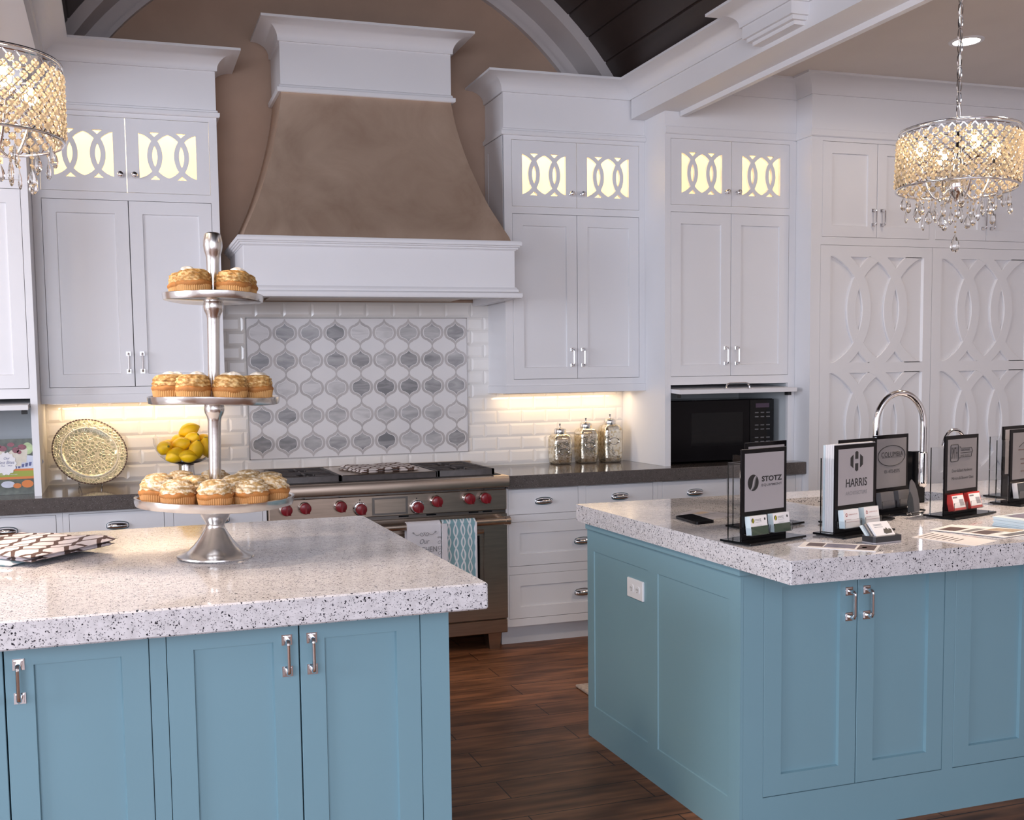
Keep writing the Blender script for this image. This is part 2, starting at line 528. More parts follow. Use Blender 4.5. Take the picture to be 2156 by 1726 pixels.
def mat_mosaic():
    m, nt, b = new_mat('plate_mosaic')
    tc = node(nt, 'ShaderNodeTexCoord')
    v = node(nt, 'ShaderNodeTexVoronoi', Scale=62.0)
    v.feature = 'DISTANCE_TO_EDGE'
    nt.links.new(tc.outputs['Object'], v.inputs['Vector'])
    v2 = node(nt, 'ShaderNodeTexVoronoi', Scale=62.0)
    nt.links.new(tc.outputs['Object'], v2.inputs['Vector'])
    sep = node(nt, 'ShaderNodeSeparateColor')
    nt.links.new(v2.outputs['Color'], sep.inputs['Color'])
    r = node(nt, 'ShaderNodeValToRGB')
    r.color_ramp.elements[0].color = (0.40, 0.41, 0.27, 1)
    r.color_ramp.elements[1].color = (0.62, 0.58, 0.40, 1)
    nt.links.new(sep.outputs[0], r.inputs['Fac'])
    r2 = node(nt, 'ShaderNodeValToRGB')
    r2.color_ramp.elements[0].position = 0.06
    r2.color_ramp.elements[1].position = 0.14
    r2.color_ramp.elements[0].color = (0, 0, 0, 1)
    r2.color_ramp.elements[1].color = (1, 1, 1, 1)
    nt.links.new(v.outputs['Distance'], r2.inputs['Fac'])
    mix = node(nt, 'ShaderNodeMixRGB')
    nt.links.new(r2.outputs['Color'], mix.inputs['Fac'])
    mix.inputs['Color1'].default_value = (0.86, 0.78, 0.58, 1)
    nt.links.new(r.outputs['Color'], mix.inputs['Color2'])
    nt.links.new(mix.outputs['Color'], b.inputs['Base Color'])
    b.inputs['Roughness'].default_value = 0.16
    b.inputs['Metallic'].default_value = 0.25
    bp = node(nt, 'ShaderNodeBump', Strength=0.4, Distance=0.002)
    nt.links.new(r2.outputs['Color'], bp.inputs['Height'])
    nt.links.new(bp.outputs['Normal'], b.inputs['Normal'])


mat_mosaic()


def mat_mercury():
    m, nt, b = new_mat('mercury_glass')
    tc = node(nt, 'ShaderNodeTexCoord')
    n = node(nt, 'ShaderNodeTexNoise', Scale=60.0, Detail=5.0)
    nt.links.new(tc.outputs['Object'], n.inputs['Vector'])
    r = node(nt, 'ShaderNodeValToRGB')
    r.color_ramp.elements[0].position = 0.36
    r.color_ramp.elements[1].position = 0.5
    r.color_ramp.elements[0].color = (0.52, 0.42, 0.26, 1)
    r.color_ramp.elements[1].color = (0.74, 0.68, 0.56, 1)
    nt.links.new(n.outputs['Fac'], r.inputs['Fac'])
    nt.links.new(r.outputs['Color'], b.inputs['Base Color'])
    b.inputs['Metallic'].default_value = 0.92
    b.inputs['Roughness'].default_value = 0.14
    n2 = node(nt, 'ShaderNodeTexNoise', Scale=45.0, Detail=2.0)
    nt.links.new(tc.outputs['Object'], n2.inputs['Vector'])
    bp = node(nt, 'ShaderNodeBump', Strength=0.35, Distance=0.006)
    nt.links.new(n2.outputs['Fac'], bp.inputs['Height'])
    nt.links.new(bp.outputs['Normal'], b.inputs['Normal'])


mat_mercury()

# ------------------------------------------------------------------ geometry helpers
ROOT = {}


class MB:
    """collects shapes and links them as ONE mesh object"""

    def __init__(self, M=None):
        self.v, self.f, self.M = [], [], M

    def add(self, vs, fs):
        n = len(self.v)
        for p in vs:
            p = Vector(p)
            self.v.append(self.M @ p if self.M else p)
        self.f += [[i + n for i in f] for f in fs]
        return self

    def box(self, x0, x1, y0, y1, z0, z1, b=0.0):
        if x1 < x0: x0, x1 = x1, x0
        if y1 < y0: y0, y1 = y1, y0
        if z1 < z0: z0, z1 = z1, z0
        if b <= 0:
            vs = [(x, y, z) for z in (z0, z1) for y in (y0, y1) for x in (x0, x1)]
            return self.add(vs, [(0, 2, 3, 1), (4, 5, 7, 6), (0, 1, 5, 4), (2, 6, 7, 3), (0, 4, 6, 2), (1, 3, 7, 5)])
        b = min(b, (x1 - x0) * .49, (y1 - y0) * .49, (z1 - z0) * .49)
        L, H = (x0, y0, z0), (x1, y1, z1)
        vs, idx = [], {}
        for k in range(8):
            s = [(k >> a) & 1 for a in range(3)]
            for a in range(3):
                p = [(H[i] if s[i] else L[i]) for i in range(3)]
                for i in range(3):
                    if i != a:
                        p[i] += -b if s[i] else b
                idx[(k, a)] = len(vs)
                vs.append(p)
        fs = []
        for a in range(3):
            u, w = (a + 1) % 3, (a + 2) % 3
            for side in (0, 1):
                base = side << a
                ks = [base, base | (1 << u), base | (1 << u) | (1 << w), base | (1 << w)]
                q = [idx[(k, a)] for k in ks]
                fs.append(q if side else q[::-1])
        for a in range(3):
            u, w = (a + 1) % 3, (a + 2) % 3
            for su in (0, 1):
                for sw in (0, 1):
                    k0 = (su << u) | (sw << w)
                    k1 = k0 | (1 << a)
                    q = [idx[(k0, u)], idx[(k1, u)], idx[(k1, w)], idx[(k0, w)]]
                    fs.append(q)
        for k in range(8):
            fs.append([idx[(k, 0)], idx[(k, 1)], idx[(k, 2)]])
        return self.add(vs, fs)

    def prism(self, pts, fn, d0, d1):
        """closed 2-D outline pts, fn(u, w, d) -> point, extruded d0..d1"""
        n = len(pts)
        vs = [fn(u, w, d0) for u, w in pts] + [fn(u, w, d1) for u, w in pts]
        fs = [list(range(n))[::-1], list(range(n, 2 * n))]
        fs += [[i, (i + 1) % n, n + (i + 1) % n, n + i] for i in range(n)]
        return self.add(vs, fs)

    def lathe(self, prof, c=(0, 0, 0), seg=32, fn=None, cap=True):
        """profile of (r, z) turned about z through c; fn(theta, i, r, z) -> (r, z) may modulate"""
        vs, fs = [], []
        m = len(prof)
        for i, (r, z) in enumerate(prof):
            for k in range(seg):
                t = 2 * pi * k / seg
                rr, zz = (r, z) if fn is None else fn(t, i, r, z)
                vs.append((c[0] + rr * cos(t), c[1] + rr * sin(t), c[2] + zz))
        for i in range(m - 1):
            for k in range(seg):
                a, b2 = i * seg + k, i * seg + (k + 1) % seg
                fs.append([a, b2, b2 + seg, a + seg])
        if cap:
            fs.append([k for k in range(seg)][::-1])
            fs.append([(m - 1) * seg + k for k in range(seg)])
        return self.add(vs, fs)

    def tube(self, path, r, seg=8, closed=False, radii=None):
        pts = [Vector(p) for p in path]
        n = len(pts)
        vs, fs = [], []
        up = None
        for i, p in enumerate(pts):
            if closed:
                t = (pts[(i + 1) % n] - pts[i - 1])
            else:
                t = pts[min(i + 1, n - 1)] - pts[max(i - 1, 0)]
            t.normalize()
            if up is None:
                up = Vector((0, 0, 1)) if abs(t.z) < 0.9 else Vector((1, 0, 0))
            a = t.cross(up)
            if a.length < 1e-6:
                a = t.cross(Vector((1, 0.3, 0)))
            a.normalize()
            b2 = a.cross(t)
            b2.normalize()
            up = b2
            rr = radii[i] if radii else r
            for k in range(seg):
                th = 2 * pi * k / seg
                vs.append(p + a * (rr * cos(th)) + b2 * (rr * sin(th)))
        m = n if closed else n - 1
        for i in range(m):
            for k in range(seg):
                j = (i + 1) % n
                fs.append([i * seg + k, i * seg + (k + 1) % seg, j * seg + (k + 1) % seg, j * seg + k])
        if not closed:
            fs.append([k for k in range(seg)][::-1])
            fs.append([(n - 1) * seg + k for k in range(seg)])
        return self.add(vs, fs)

    def ring(self, c, R, r, seg=40, rs=6, axis='z'):
        pts = []
        for k in range(seg):
            t = 2 * pi * k / seg
            u, w = R * cos(t), R * sin(t)
            pts.append((c[0] + u, c[1] + w, c[2]) if axis == 'z' else ((c[0] + u, c[1], c[2] + w) if axis == 'y' else (c[0], c[1] + u, c[2] + w)))
        return self.tube(pts, r, rs, closed=True)

    def ball(self, c, rx, ry=None, rz=None, seg=16, rings=10, R=None, fn=None):
        ry = rx if ry is None else ry
        rz = rx if rz is None else rz
        vs, fs = [], []
        c = Vector(c)
        for i in range(rings + 1):
            ph = pi * i / rings
            for k in range(seg):
                t = 2 * pi * k / seg
                p = Vector((sin(ph) * cos(t), sin(ph) * sin(t), cos(ph)))
                if fn: p = fn(p)
                p = Vector((p.x * rx, p.y * ry, p.z * rz))
                if R: p = R @ p
                vs.append(c + p)
        for i in range(rings):
            for k in range(seg):
                a, b2 = i * seg + k, i * seg + (k + 1) % seg
                fs.append([a, a + seg, b2 + seg, b2])
        return self.add(vs, fs)

    def sweep(self, path, prof, closed=False):
        """profile of (out, z) carried along plan points (x, y), mitred; outward = right of travel"""
        n = len(path)
        dirs = []
        for i in range(n - 1):
            d = Vector((path[i + 1][0] - path[i][0], path[i + 1][1] - path[i][1]))
            d.normalize()
            dirs.append(d)
        vs, fs = [], []
        m = len(prof)
        for i in range(n):
            d0 = dirs[max(i - 1, 0)]
            d1 = dirs[min(i, n - 2)]
            n0, n1 = Vector((d0.y, -d0.x)), Vector((d1.y, -d1.x))
            b2 = n0 + n1
            b2 = b2 / b2.length_squared * 2 if b2.length > 1e-6 else n0
            for o, z in prof:
                vs.append((path[i][0] + b2.x * o, path[i][1] + b2.y * o, z))
        for i in range(n - 1):
            for k in range(m):
                k2 = (k + 1) % m
                fs.append([i * m + k, (i + 1) * m + k, (i + 1) * m + k2, i * m + k2])
        fs.append([k for k in range(m)])
        fs.append([(n - 1) * m + k for k in range(m)][::-1])
        return self.add(vs, fs)

    def build(self, name, mat, parent=None, world=True, smooth=35, kind=None, label=None):
        off = Vector((0, 0, 0))
        if parent is not None and world:
            off = ROOT.get(parent.name, off)
        me = bpy.data.meshes.new(name)
        me.from_pydata([tuple(p - off) for p in self.v], [], self.f)
        bm = bmesh.new()
        bm.from_mesh(me)
        bmesh.ops.remove_doubles(bm, verts=bm.verts, dist=1e-6)
        bmesh.ops.recalc_face_normals(bm, faces=bm.faces)
        bm.to_mesh(me)
        bm.free()
        if smooth:
            for p in me.polygons:
                p.use_smooth = True
            me.set_sharp_from_angle(angle=rad(smooth))
        me.materials.append(MATS[mat])
        o = bpy.data.objects.new(name, me)
        COL.objects.link(o)
        if parent is not None:
            o.parent = parent
            ROOT[o.name] = off
        if kind: o['kind'] = kind
        if label: o['label'] = label
        return o


def tag(o, label, cat, group=None, kind=None):
    o['label'] = label
    o['category'] = cat
    if group: o['group'] = group
    if kind: o['kind'] = kind
    return o


def thing(name, label, cat, loc=(0, 0, 0), rotz=0.0, group=None):
    o = bpy.data.objects.new(name, None)
    o.empty_display_size = 0.05
    COL.objects.link(o)
    o.location = loc
    o.rotation_euler = (0, 0, rotz)
    ROOT[o.name] = Vector(loc)
    return tag(o, label, cat, group)


def dup(root, loc, rotz=None, label=None, group=None, scale=None):
    """copy of a thing with copies of its parts and sub-parts (mesh data shared)"""
    r = root.copy()
    COL.objects.link(r)
    r.location = loc
    if rotz is not None: r.rotation_euler = (root.rotation_euler[0], root.rotation_euler[1], rotz)
    if scale: r.scale = scale
    if label: r['label'] = label
    if group: r['group'] = group
    ROOT[r.name] = Vector(loc)
    for ch in list(root.children):
        c = ch.copy()
        COL.objects.link(c)
        c.parent = r
        for g in list(ch.children):
            d = g.copy()
            COL.objects.link(d)
            d.parent = c
    return r


def struct(mb, name, mat, label=None, smooth=35):
    o = mb.build(name, mat, smooth=smooth)
    o['kind'] = 'structure'
    if label: o['label'] = label
    return o


class Face:
    """frame on a vertical face: u along the face, w up, d outward"""

    def __init__(self, origin, U, N):
        self.o, self.U, self.N = Vector(origin), Vector(U), Vector(N)

    def __call__(self, u, w, d=0.0):
        return self.o + self.U * u + Vector((0, 0, w)) + self.N * d


def front(y):
    return Face((0, y, 0), (1, 0, 0), (0, -1, 0))


def fbox(mb, F, u0, u1, w0, w1, d0, d1):
    vs = [F(u, w, d) for d in (d0, d1) for w in (w0, w1) for u in (u0, u1)]
    return mb.add(vs, [(0, 2, 3, 1), (4, 5, 7, 6), (0, 1, 5, 4), (2, 6, 7, 3), (0, 4, 6, 2), (1, 3, 7, 5)])


def shaker(mb, F, u0, u1, w0, w1, rail=0.062, t=0.02, depth=0.009, d=0.0, rw=None, slope=0.0025):
    """flat-framed door with a recessed panel, front at d"""
    rw = rail if rw is None else rw
    e = 0.0012
    O = [(u0, w0), (u1, w0), (u1, w1), (u0, w1)]
    ins = lambda a, b2: [(u0 + a, w0 + b2), (u1 - a, w0 + b2), (u1 - a, w1 - b2), (u0 + a, w1 - b2)]
    loops = [[F(u, w, d - t) for u, w in O], [F(u, w, d - e) for u, w in O], [F(u, w, d) for u, w in ins(e, e)],
             [F(u, w, d) for u, w in ins(rail, rw)], [F(u, w, d - depth) for u, w in ins(rail + slope, rw + slope)]]
    vs = sum(loops, [])
    fs = [[3, 2, 1, 0]]
    for L in range(4):
        for k in range(4):
            a, b2 = L * 4 + k, L * 4 + (k + 1) % 4
            fs.append([a, b2, b2 + 4, a + 4])
    fs.append([16, 17, 18, 19])
    return mb.add(vs, fs)


def slab(mb, F, u0, u1, w0, w1, t=0.02, d=0.0):
    e = 0.0012
    O = [(u0, w0), (u1, w0), (u1, w1), (u0, w1)]
    I = [(u0 + e, w0 + e), (u1 - e, w0 + e), (u1 - e, w1 - e), (u0 + e, w1 - e)]
    vs = [F(u, w, d - t) for u, w in O] + [F(u, w, d - e) for u, w in O] + [F(u, w, d) for u, w in I]
    fs = [[3, 2, 1, 0], [8, 9, 10, 11]]
    for L in range(2):
        for k in range(4):
            a, b2 = L * 4 + k, L * 4 + (k + 1) % 4
            fs.append([a, b2, b2 + 4, a + 4])
    return mb.add(vs, fs)


def face_frame(mb, F, u0, u1, w0, w1, holes, t=0.02, d=0.0):
    """board with rectangular openings"""
    us = sorted({u0, u1} | {h[0] for h in holes} | {h[1] for h in holes})
    ws = sorted({w0, w1} | {h[2] for h in holes} | {h[3] for h in holes})
    for i in range(len(us) - 1):
        run = None
        for j in range(len(ws) - 1):
            uc, wc = (us[i] + us[i + 1]) / 2, (ws[j] + ws[j + 1]) / 2
            inside = any(h[0] < uc < h[1] and h[2] < wc < h[3] for h in holes)
            if not inside:
                run = [ws[j], ws[j + 1]] if run is None else [run[0], ws[j + 1]]
            if (inside or j == len(ws) - 2) and run:
                fbox(mb, F, us[i], us[i + 1], run[0], run[1], d - t, d)
                run = None
    return mb


def arc_band(mb, F, cu, cw, H, a, b2, s, width, d0, d1, seg=26, chamfer=0.0):
    """one arc of a vesica: from (cu - s*a, top) bulging to (cu + s*b2, mid) and back"""
    h = H / 2
    sg = a + b2
    Rr = (h * h + sg * sg) / (2 * sg)
    cx = cu + s * (b2 - Rr)
    rows = []
    for i in range(seg + 1):
        w = -h * cos(pi * i / seg)

        def P(r, d):
            # ends are cut level with the field edge
            return F(cx + s * sqrt(max(0, r * r - w * w)), cw + w, d)
        ri, ro = Rr - width / 2, Rr + width / 2
        c = chamfer
        rows.append([P(ri, d0), P(ri, d1 - c), P(ri + c, d1), P(ro - c, d1), P(ro, d1 - c), P(ro, d0)])
    vs = sum(rows, [])
    fs = []
    for i in range(seg):
        for k in range(5):
            a2 = i * 6 + k
            fs.append([a2, a2 + 1, a2 + 7, a2 + 6])
    fs += [list(range(6)), list(range(seg * 6, seg * 6 + 6))[::-1]]
    return mb.add(vs, fs)


def curve_solid(outer, holes, z0, z1):
    """flat solid with holes from closed outlines in plan; returns (verts, faces)"""
    cu = bpy.data.curves.new('outline', 'CURVE')
    cu.dimensions = '2D'
    cu.fill_mode = 'BOTH'
    cu.extrude = (z1 - z0) / 2
    for pts in [outer] + list(holes):
        sp = cu.splines.new('POLY')
        sp.points.add(len(pts) - 1)
        for i, p in enumerate(pts):
            sp.points[i].co = (p[0], p[1], 0, 1)
        sp.use_cyclic_u = True
    o = bpy.data.objects.new('outline', cu)
    COL.objects.link(o)
    dg = bpy.context.evaluated_depsgraph_get()
    me = bpy.data.meshes.new_from_object(o.evaluated_get(dg))
    zc = (z0 + z1) / 2
    vs = [(v.co.x, v.co.y, v.co.z + zc) for v in me.vertices]
    fs = [list(p.vertices) for p in me.polygons]
    bpy.data.objects.remove(o)
    bpy.data.meshes.remove(me)
    bpy.data.curves.remove(cu)
    return vs, fs


def text_into(mb, F, s, u, w, height=None, width=None, d=0.0, th=0.0004, shear=0.0, align='CENTER', bold=0.0, space=1.0):
    """lettering on a face: centred at (u, w); fitted to height and width"""
    cu = bpy.data.curves.new('lettering', 'FONT')
    cu.body = s
    cu.size = 1.0
    cu.extrude = 0.0
    cu.shear = shear
    cu.offset = bold
    cu.space_character = space
    cu.resolution_u = 3
    o = bpy.data.objects.new('lettering', cu)
    COL.objects.link(o)
    dg = bpy.context.evaluated_depsgraph_get()
    me = bpy.data.meshes.new_from_object(o.evaluated_get(dg))
    vs = [v.co.copy() for v in me.vertices]
    fs = [list(p.vertices) for p in me.polygons]
    bpy.data.objects.remove(o)
    bpy.data.meshes.remove(me)
    bpy.data.curves.remove(cu)
    if not vs:
        return mb
    x0, x1 = min(v.x for v in vs), max(v.x for v in vs)
    y0, y1 = min(v.y for v in vs), max(v.y for v in vs)
    sx = width / (x1 - x0) if width else None
    sy = height / (y1 - y0) if height else None
    sx = sx or sy
    sy = sy or sx
    ax = {'CENTER': (x0 + x1) / 2, 'LEFT': x0, 'RIGHT': x1}[align]
    mb.add([F(u + (v.x - ax) * sx, w + (v.y - (y0 + y1) / 2) * sy, d + th) for v in vs], fs)
    return mb


# ------------------------------------------------------------------ hardware (built into a parent part)
def pull(F, u, w, L, parent, name='pull_handle', d=0.0, horiz=False, rs=0.021, proj=0.030):
    """chrome bar pull: two square stepped rosettes, posts and a bar"""
    mb = MB()
    G = (lambda a, b2, dd: F(u + b2, w + a, d + dd)) if horiz else (lambda a, b2, dd: F(u + a, w + b2, d + dd))
    for s in (-1, 1):
        c = s * L / 2
        for h, d0, d1 in ((rs / 2, 0, 0.004), (rs / 2 * .72, 0.004, 0.008)):
            vs = [G(x * h, c + z * h, dd) for dd in (d0, d1) for z in (-1, 1) for x in (-1, 1)]
            mb.add(vs, [(0, 2, 3, 1), (4, 5, 7, 6), (0, 1, 5, 4), (2, 6, 7, 3), (0, 4, 6, 2), (1, 3, 7, 5)])
    path = []
    for t in range(0, 5):
        path.append((-L / 2, 0.006 + (proj - 0.012) * t / 4))
    for t in range(1, 5):
        a = t / 4 * pi / 2
        path.append((-L / 2 + 0.010 * (1 - cos(a)), proj - 0.006 + 0.006 * sin(a)))
    half = path[:]
    path = half + [(-p[0], p[1]) for p in half[::-1]]
    radii = [0.0062] * 5 + [0.0058, 0.0054, 0.005, 0.0046]
    radii = radii + radii[::-1]
    mb.tube([G(0, a, dd) for a, dd in path], 0.005, 8, radii=radii)
    return mb.build(name, 'chrome', parent)


def cup_pull(F, u, w, parent, a=0.048, h=0.020, dp=0.026):
    mb = MB()
    rows = []
    n, m = 20, 8
    for j in range(m + 1):
        p = rad(-35) + (rad(90) - rad(-35)) * j / m
        for i in range(n + 1):
            t = pi * i / n
            st = max(0.0, sin(t)) ** 0.6
            rows.append(F(u + a * cos(t), w + h * st * sin(p) * (1.0 if p > 0 else 0.75), 0.002 + dp * st * cos(p)))
    fs = []
    for j in range(m):
        for i in range(n):
            q = j * (n + 1) + i
            fs.append([q, q + 1, q + n + 2, q + n + 1])
    mb.add(rows, fs)
    pts = [(a * 1.06 * cos(2 * pi * k / 28), (h + .004) * (abs(sin(2 * pi * k / 28)) ** 0.6) * (1 if k < 14 else -.75)) for k in range(28)]
    mb.prism(pts, lambda x, y, d: F(u + x, w + y, d), 0.0, 0.003)
    return mb.build('cup_pull', 'chrome', parent)


def knob(F, u, w, parent):
    mb = MB()
    prof = [(0.009, 0), (0.009, 0.003), (0.005, 0.005), (0.005, 0.012), (0.009, 0.015), (0.0145, 0.021), (0.0155, 0.027), (0.013, 0.033), (0.006, 0.036), (0.001, 0.0365)]
    seg = 18
    vs, fs = [], []
    for r, z in prof:
        for k in range(seg):
            t = 2 * pi * k / seg
            vs.append(F(u + r * cos(t), w + r * sin(t), z))
    for i in range(len(prof) - 1):
        for k in range(seg):
            a, b2 = i * seg + k, i * seg + (k + 1) % seg
            fs.append([a, b2, b2 + seg, a + seg])
    fs.append([(len(prof) - 1) * seg + k for k in range(seg)])
    mb.add(vs, fs)
    return mb.build('knob', 'chrome', parent)


# crown cove and band profiles (out, z) relative to z = 0
def cove(z0, z1, out, lip=0.012):
    pts = [(0, z0), (0.010, z0), (0.010, z0 + 0.010)]
    n = 8
    w, h = out - 0.010 - 0.006, (z1 - lip) - (z0 + 0.010)
    for i in range(n + 1):
        t = i / n * pi / 2
        pts.append((0.010 + w * (1 - cos(t)), z0 + 0.010 + h * sin(t)))
    pts += [(out, z1 - lip), (out, z1), (0, z1)]
    return pts


# ------------------------------------------------------------------ the setting
XC = -0.427          # centre line of the vault
VR, VZ = 1.781, 2.08  # vault radius and centre height
CEIL = 3.045

struct(MB().box(-6, 5, -10, 0.2, -0.1, 0), 'floor', 'floor_wood', 'dark stained wide plank wooden floor')
struct(MB().box(-6, 5, 0.0, 0.2, 0, 4.3), 'wall_back', 'wall_taupe', 'taupe painted back wall with an arched top')
struct(MB().box(4.6, 4.8, -10, 0.0, 0, 3.2), 'wall_right', 'ceiling_paint')
mb = MB()
mb.box(1.30, 4.8, -10, 0.0, CEIL, CEIL + 0.12)
struct(mb, 'ceiling', 'ceiling_paint', 'flat beige ceiling right of the vault')
mb = MB().box(-6, -2.15, -10, 0.0, CEIL, CEIL + 0.12)
struct(mb, 'ceiling', 'ceiling_paint', 'flat ceiling left of the vault')

# planked barrel vault: curved boards with bevelled joints
mb = MB()
a0 = math.asin((3.03 - VZ) / VR)
nb = 22
y0v, y1v = -0.22, -9.0
for i in range(nb):
    t0 = a0 + (pi - 2 * a0) * i / nb
    t1 = a0 + (pi - 2 * a0) * (i + 1) / nb
    g = 0.0035
    prof = []
    for t, dr in ((t0, 0.006), (t0 + g, 0.0), ((t0 + t1) / 2, 0.0), (t1 - g, 0.0), (t1, 0.006)):
        prof.append((XC + (VR + dr) * cos(t), VZ + (VR + dr) * sin(t)))
    prof += [(XC + (VR + .03) * cos(t1), VZ + (VR + .03) * sin(t1)), (XC + (VR + .03) * cos(t0), VZ + (VR + .03) * sin(t0))]
    mb.prism(prof, lambda u, w, d: (u, d, w), y0v, y1v)
struct(mb, 'ceiling', 'vault_wood', 'dark wooden plank barrel vault over the kitchen')

# painted arch ring in front of the lunette, and the casing on the lunette wall


def arch_ring(r0, r1, y0, y1, zmin, bead=0.0):
    pts = []
    n = 48
    s0 = math.asin((zmin - VZ) / r1)
    for i in range(n + 1):
        t = s0 + (pi - 2 * s0) * i / n
        pts.append((XC + r1 * cos(t), VZ + r1 * sin(t)))
    s1 = math.asin((zmin - VZ) / r0)
    for i in range(n + 1):
        t = (pi - s1) + (2 * s1 - pi) * i / n
        pts.append((XC + r0 * cos(t), VZ + r0 * sin(t)))
    mb = MB()
    m = n + 1
    vs = [(u, y, w) for y in (y0, y1) for u, w in pts]
    N = 2 * m
    fs = []
    for i in range(n):
        j0, j1 = N - 1 - i, N - 2 - i
        fs.append([i, i + 1, j1, j0])
        fs.append([N + i, N + j0, N + j1, N + i + 1])
        fs.append([i, N + i, N + i + 1, i + 1])
        fs.append([j0, j1, N + j1, N + j0])
    fs.append([0, N - 1, 2 * N - 1, N])
    fs.append([n, N + n, N + n + 1, n + 1])
    mb.add(vs, fs)
    return mb


struct(arch_ring(1.722, 1.85, -0.001, -0.22, 2.9), 'trim', 'paint_arch', 'painted arch band at the end of the vault')
mb = arch_ring(1.645, 1.722, -0.001, -0.018, 2.9)
mb2 = arch_ring(1.630, 1.655, -0.001, -0.034, 2.9)
mb.add(mb2.v, mb2.f)
struct(mb, 'trim', 'paint_arch', 'painted casing with a bead on the lunette wall')

# beams either side of the vault with cove crown that runs into the cabinet crowns
BX, BL = 1.106, -1.960
mb = MB()
mb.box(BX, 1.33, -9, -0.30, 2.842, 3.36)
mb.box(1.285, 1.315, -9, -0.52, 2.815, 2.842)
mb.box(1.02, BX + 0.01, -1.85, -1.50, 2.895, 3.3)
mb.box(1.035, BX + 0.01, -1.838, -1.512, 2.878, 2.895)
mb.box(1.055, BX + 0.01, -1.822, -1.528, 2.862, 2.878)
struct(mb, 'trim', 'paint_trim', 'white boxed ceiling beam right of the vault with a bracket block')
mb = MB()
mb.box(BL - 0.22, BL, -9, -0.30, 2.842, 3.36)
mb.box(BL - 0.22, BL - 0.19, -9, -0.52, 2.815, 2.842)
struct(mb, 'trim', 'paint_trim', 'white boxed ceiling beam left of the vault')
CR = cove(2.946, 3.034, 0.116)
mb = MB()
mb.sweep([(0.348, -0.002), (0.348, -0.286), (BX, -0.286), (BX, -1.50), (1.02, -1.50), (1.02, -1.85), (BX, -1.85), (BX, -9)], CR)
struct(mb, 'trim', 'paint_trim', 'white cove crown over the right cabinets running along the beam')
mb = MB()
mb.sweep([(BL, -9), (BL, -0.286), (-1.167, -0.286), (-1.167, -0.002)], CR)
struct(mb, 'trim', 'paint_trim', 'white cove crown over the left cabinets running along the beam')
# crown on the lower ceiling over the tall units
CR2 = cove(2.948, CEIL, 0.100)
mb = MB()
mb.sweep([(1.33, -0.51), (2.033, -0.51), (2.033, -0.646), (4.55, -0.646)], CR2)
struct(mb, 'trim', 'paint_trim', 'cove crown over the tall pantry units')
mb = MB()
mb.sweep([(-4.2, -0.51), (-2.18, -0.51)], CR2)
struct(mb, 'trim', 'paint_trim', 'cove crown over the tall left unit')

# bevelled subway tile on the back wall
PX0, PX1, PZ0, PZ1 = -1.022, 0.217, 1.002, 1.759
mb = MB()
TW, TH, G = 0.152, 0.0762, 0.0022
row = 0
z = PZ0 - TH
zs = []
zz = PZ1
rows = []
k = 0
z = 0.926 - TH * 0
while z < 1.86:
    rows.append(z)
    z += TH
for ri, z in enumerate(rows):
    off = 0 if ri % 2 else TW / 2
    x = -2.037 - off
    while x < 1.197:
        segs = [(max(x, -2.037), min(x + TW, 1.197), z, min(z + TH, 1.845))]
        out = []
        for (xa, xb, za, zb) in segs:
            # keep clear of the accent panel
            if zb <= PZ0 + .001 or za >= PZ1 - .001 or xb <= PX0 or xa >= PX1:
                out.append((xa, xb, za, zb))
            else:
                if xa < PX0: out.append((xa, PX0, za, zb))
                if xb > PX1: out.append((PX1, xb, za, zb))
                if za < PZ0: out.append((max(xa, PX0), min(xb, PX1), za, PZ0))
                if zb > PZ1: out.append((max(xa, PX0), min(xb, PX1), PZ1, zb))
        for xa, xb, za, zb in out:
            xa, xb, za, zb = xa + G / 2, xb - G / 2, za + G / 2, zb - G / 2
            if xb - xa < 0.012 or zb - za < 0.008:
                continue
            bv = min(0.013, (xb - xa) * .4, (zb - za) * .4)
            vs = [(xa, -0.003, za), (xb, -0.003, za), (xb, -0.003, zb), (xa, -0.003, zb),
                  (xa, -0.0055, za), (xb, -0.0055, za), (xb, -0.0055, zb), (xa, -0.0055, zb),
                  (xa + bv, -0.0078, za + bv), (xb - bv, -0.0078, za + bv), (xb - bv, -0.0078, zb - bv), (xa + bv, -0.0078, zb - bv)]
            fs = [[8, 9, 10, 11]]
            for L in (0, 4):
                for q in range(4):
                    a, b2 = L + q, L + (q + 1) % 4
                    fs.append([a, b2, b2 + 4, a + 4])
            mb.add(vs, fs)
        x += TW
bk = thing('tile_backsplash', 'glossy white subway tile backsplash between counter and wall cabinets', 'backsplash', (-0.42, 0, 0.913))
MB().box(-2.037, 1.197, -0.004, -0.0005, 0.913, 1.845).build('grout_bed', 'grout', bk)
mb.build('subway_tiles', 'tile_white', bk, smooth=0)

# accent panel of marble lanterns
ac = thing('lantern_mosaic', 'framed marble lantern mosaic panel on the wall above the range', 'tile panel', (-0.4025, -0.005, 1.0))
mb = MB().box(PX0, PX1, -0.0125, -0.004, PZ0, PZ1)
mb.build('ground_slab', 'marble_white', ac)
mb = MB()
bw = 0.004
for x0, x1, z0, z1 in ((PX0, PX1, PZ0, PZ0 + bw), (PX0, PX1, PZ1 - bw, PZ1), (PX0, PX0 + bw, PZ0, PZ1), (PX1 - bw, PX1, PZ0, PZ1)):
    mb.box(x0, x1, -0.0150, -0.006, z0, z1)
mb.build('edge_strip', 'ogee_grey', ac)
HALF_O = [(.020, .5), (.032, .455), (.055, .415), (.095, .378), (.145, .347), (.188, .328), (.200, .303), (.275, .282), (.355, .246), (.425, .190), (.472, .110), (.488, .03)]
HALF_I = [(.0, .345), (.028, .295), (.068, .255), (.115, .228), (.158, .216), (.168, .195), (.235, .184), (.298, .154), (.338, .095), (.355, .025)]


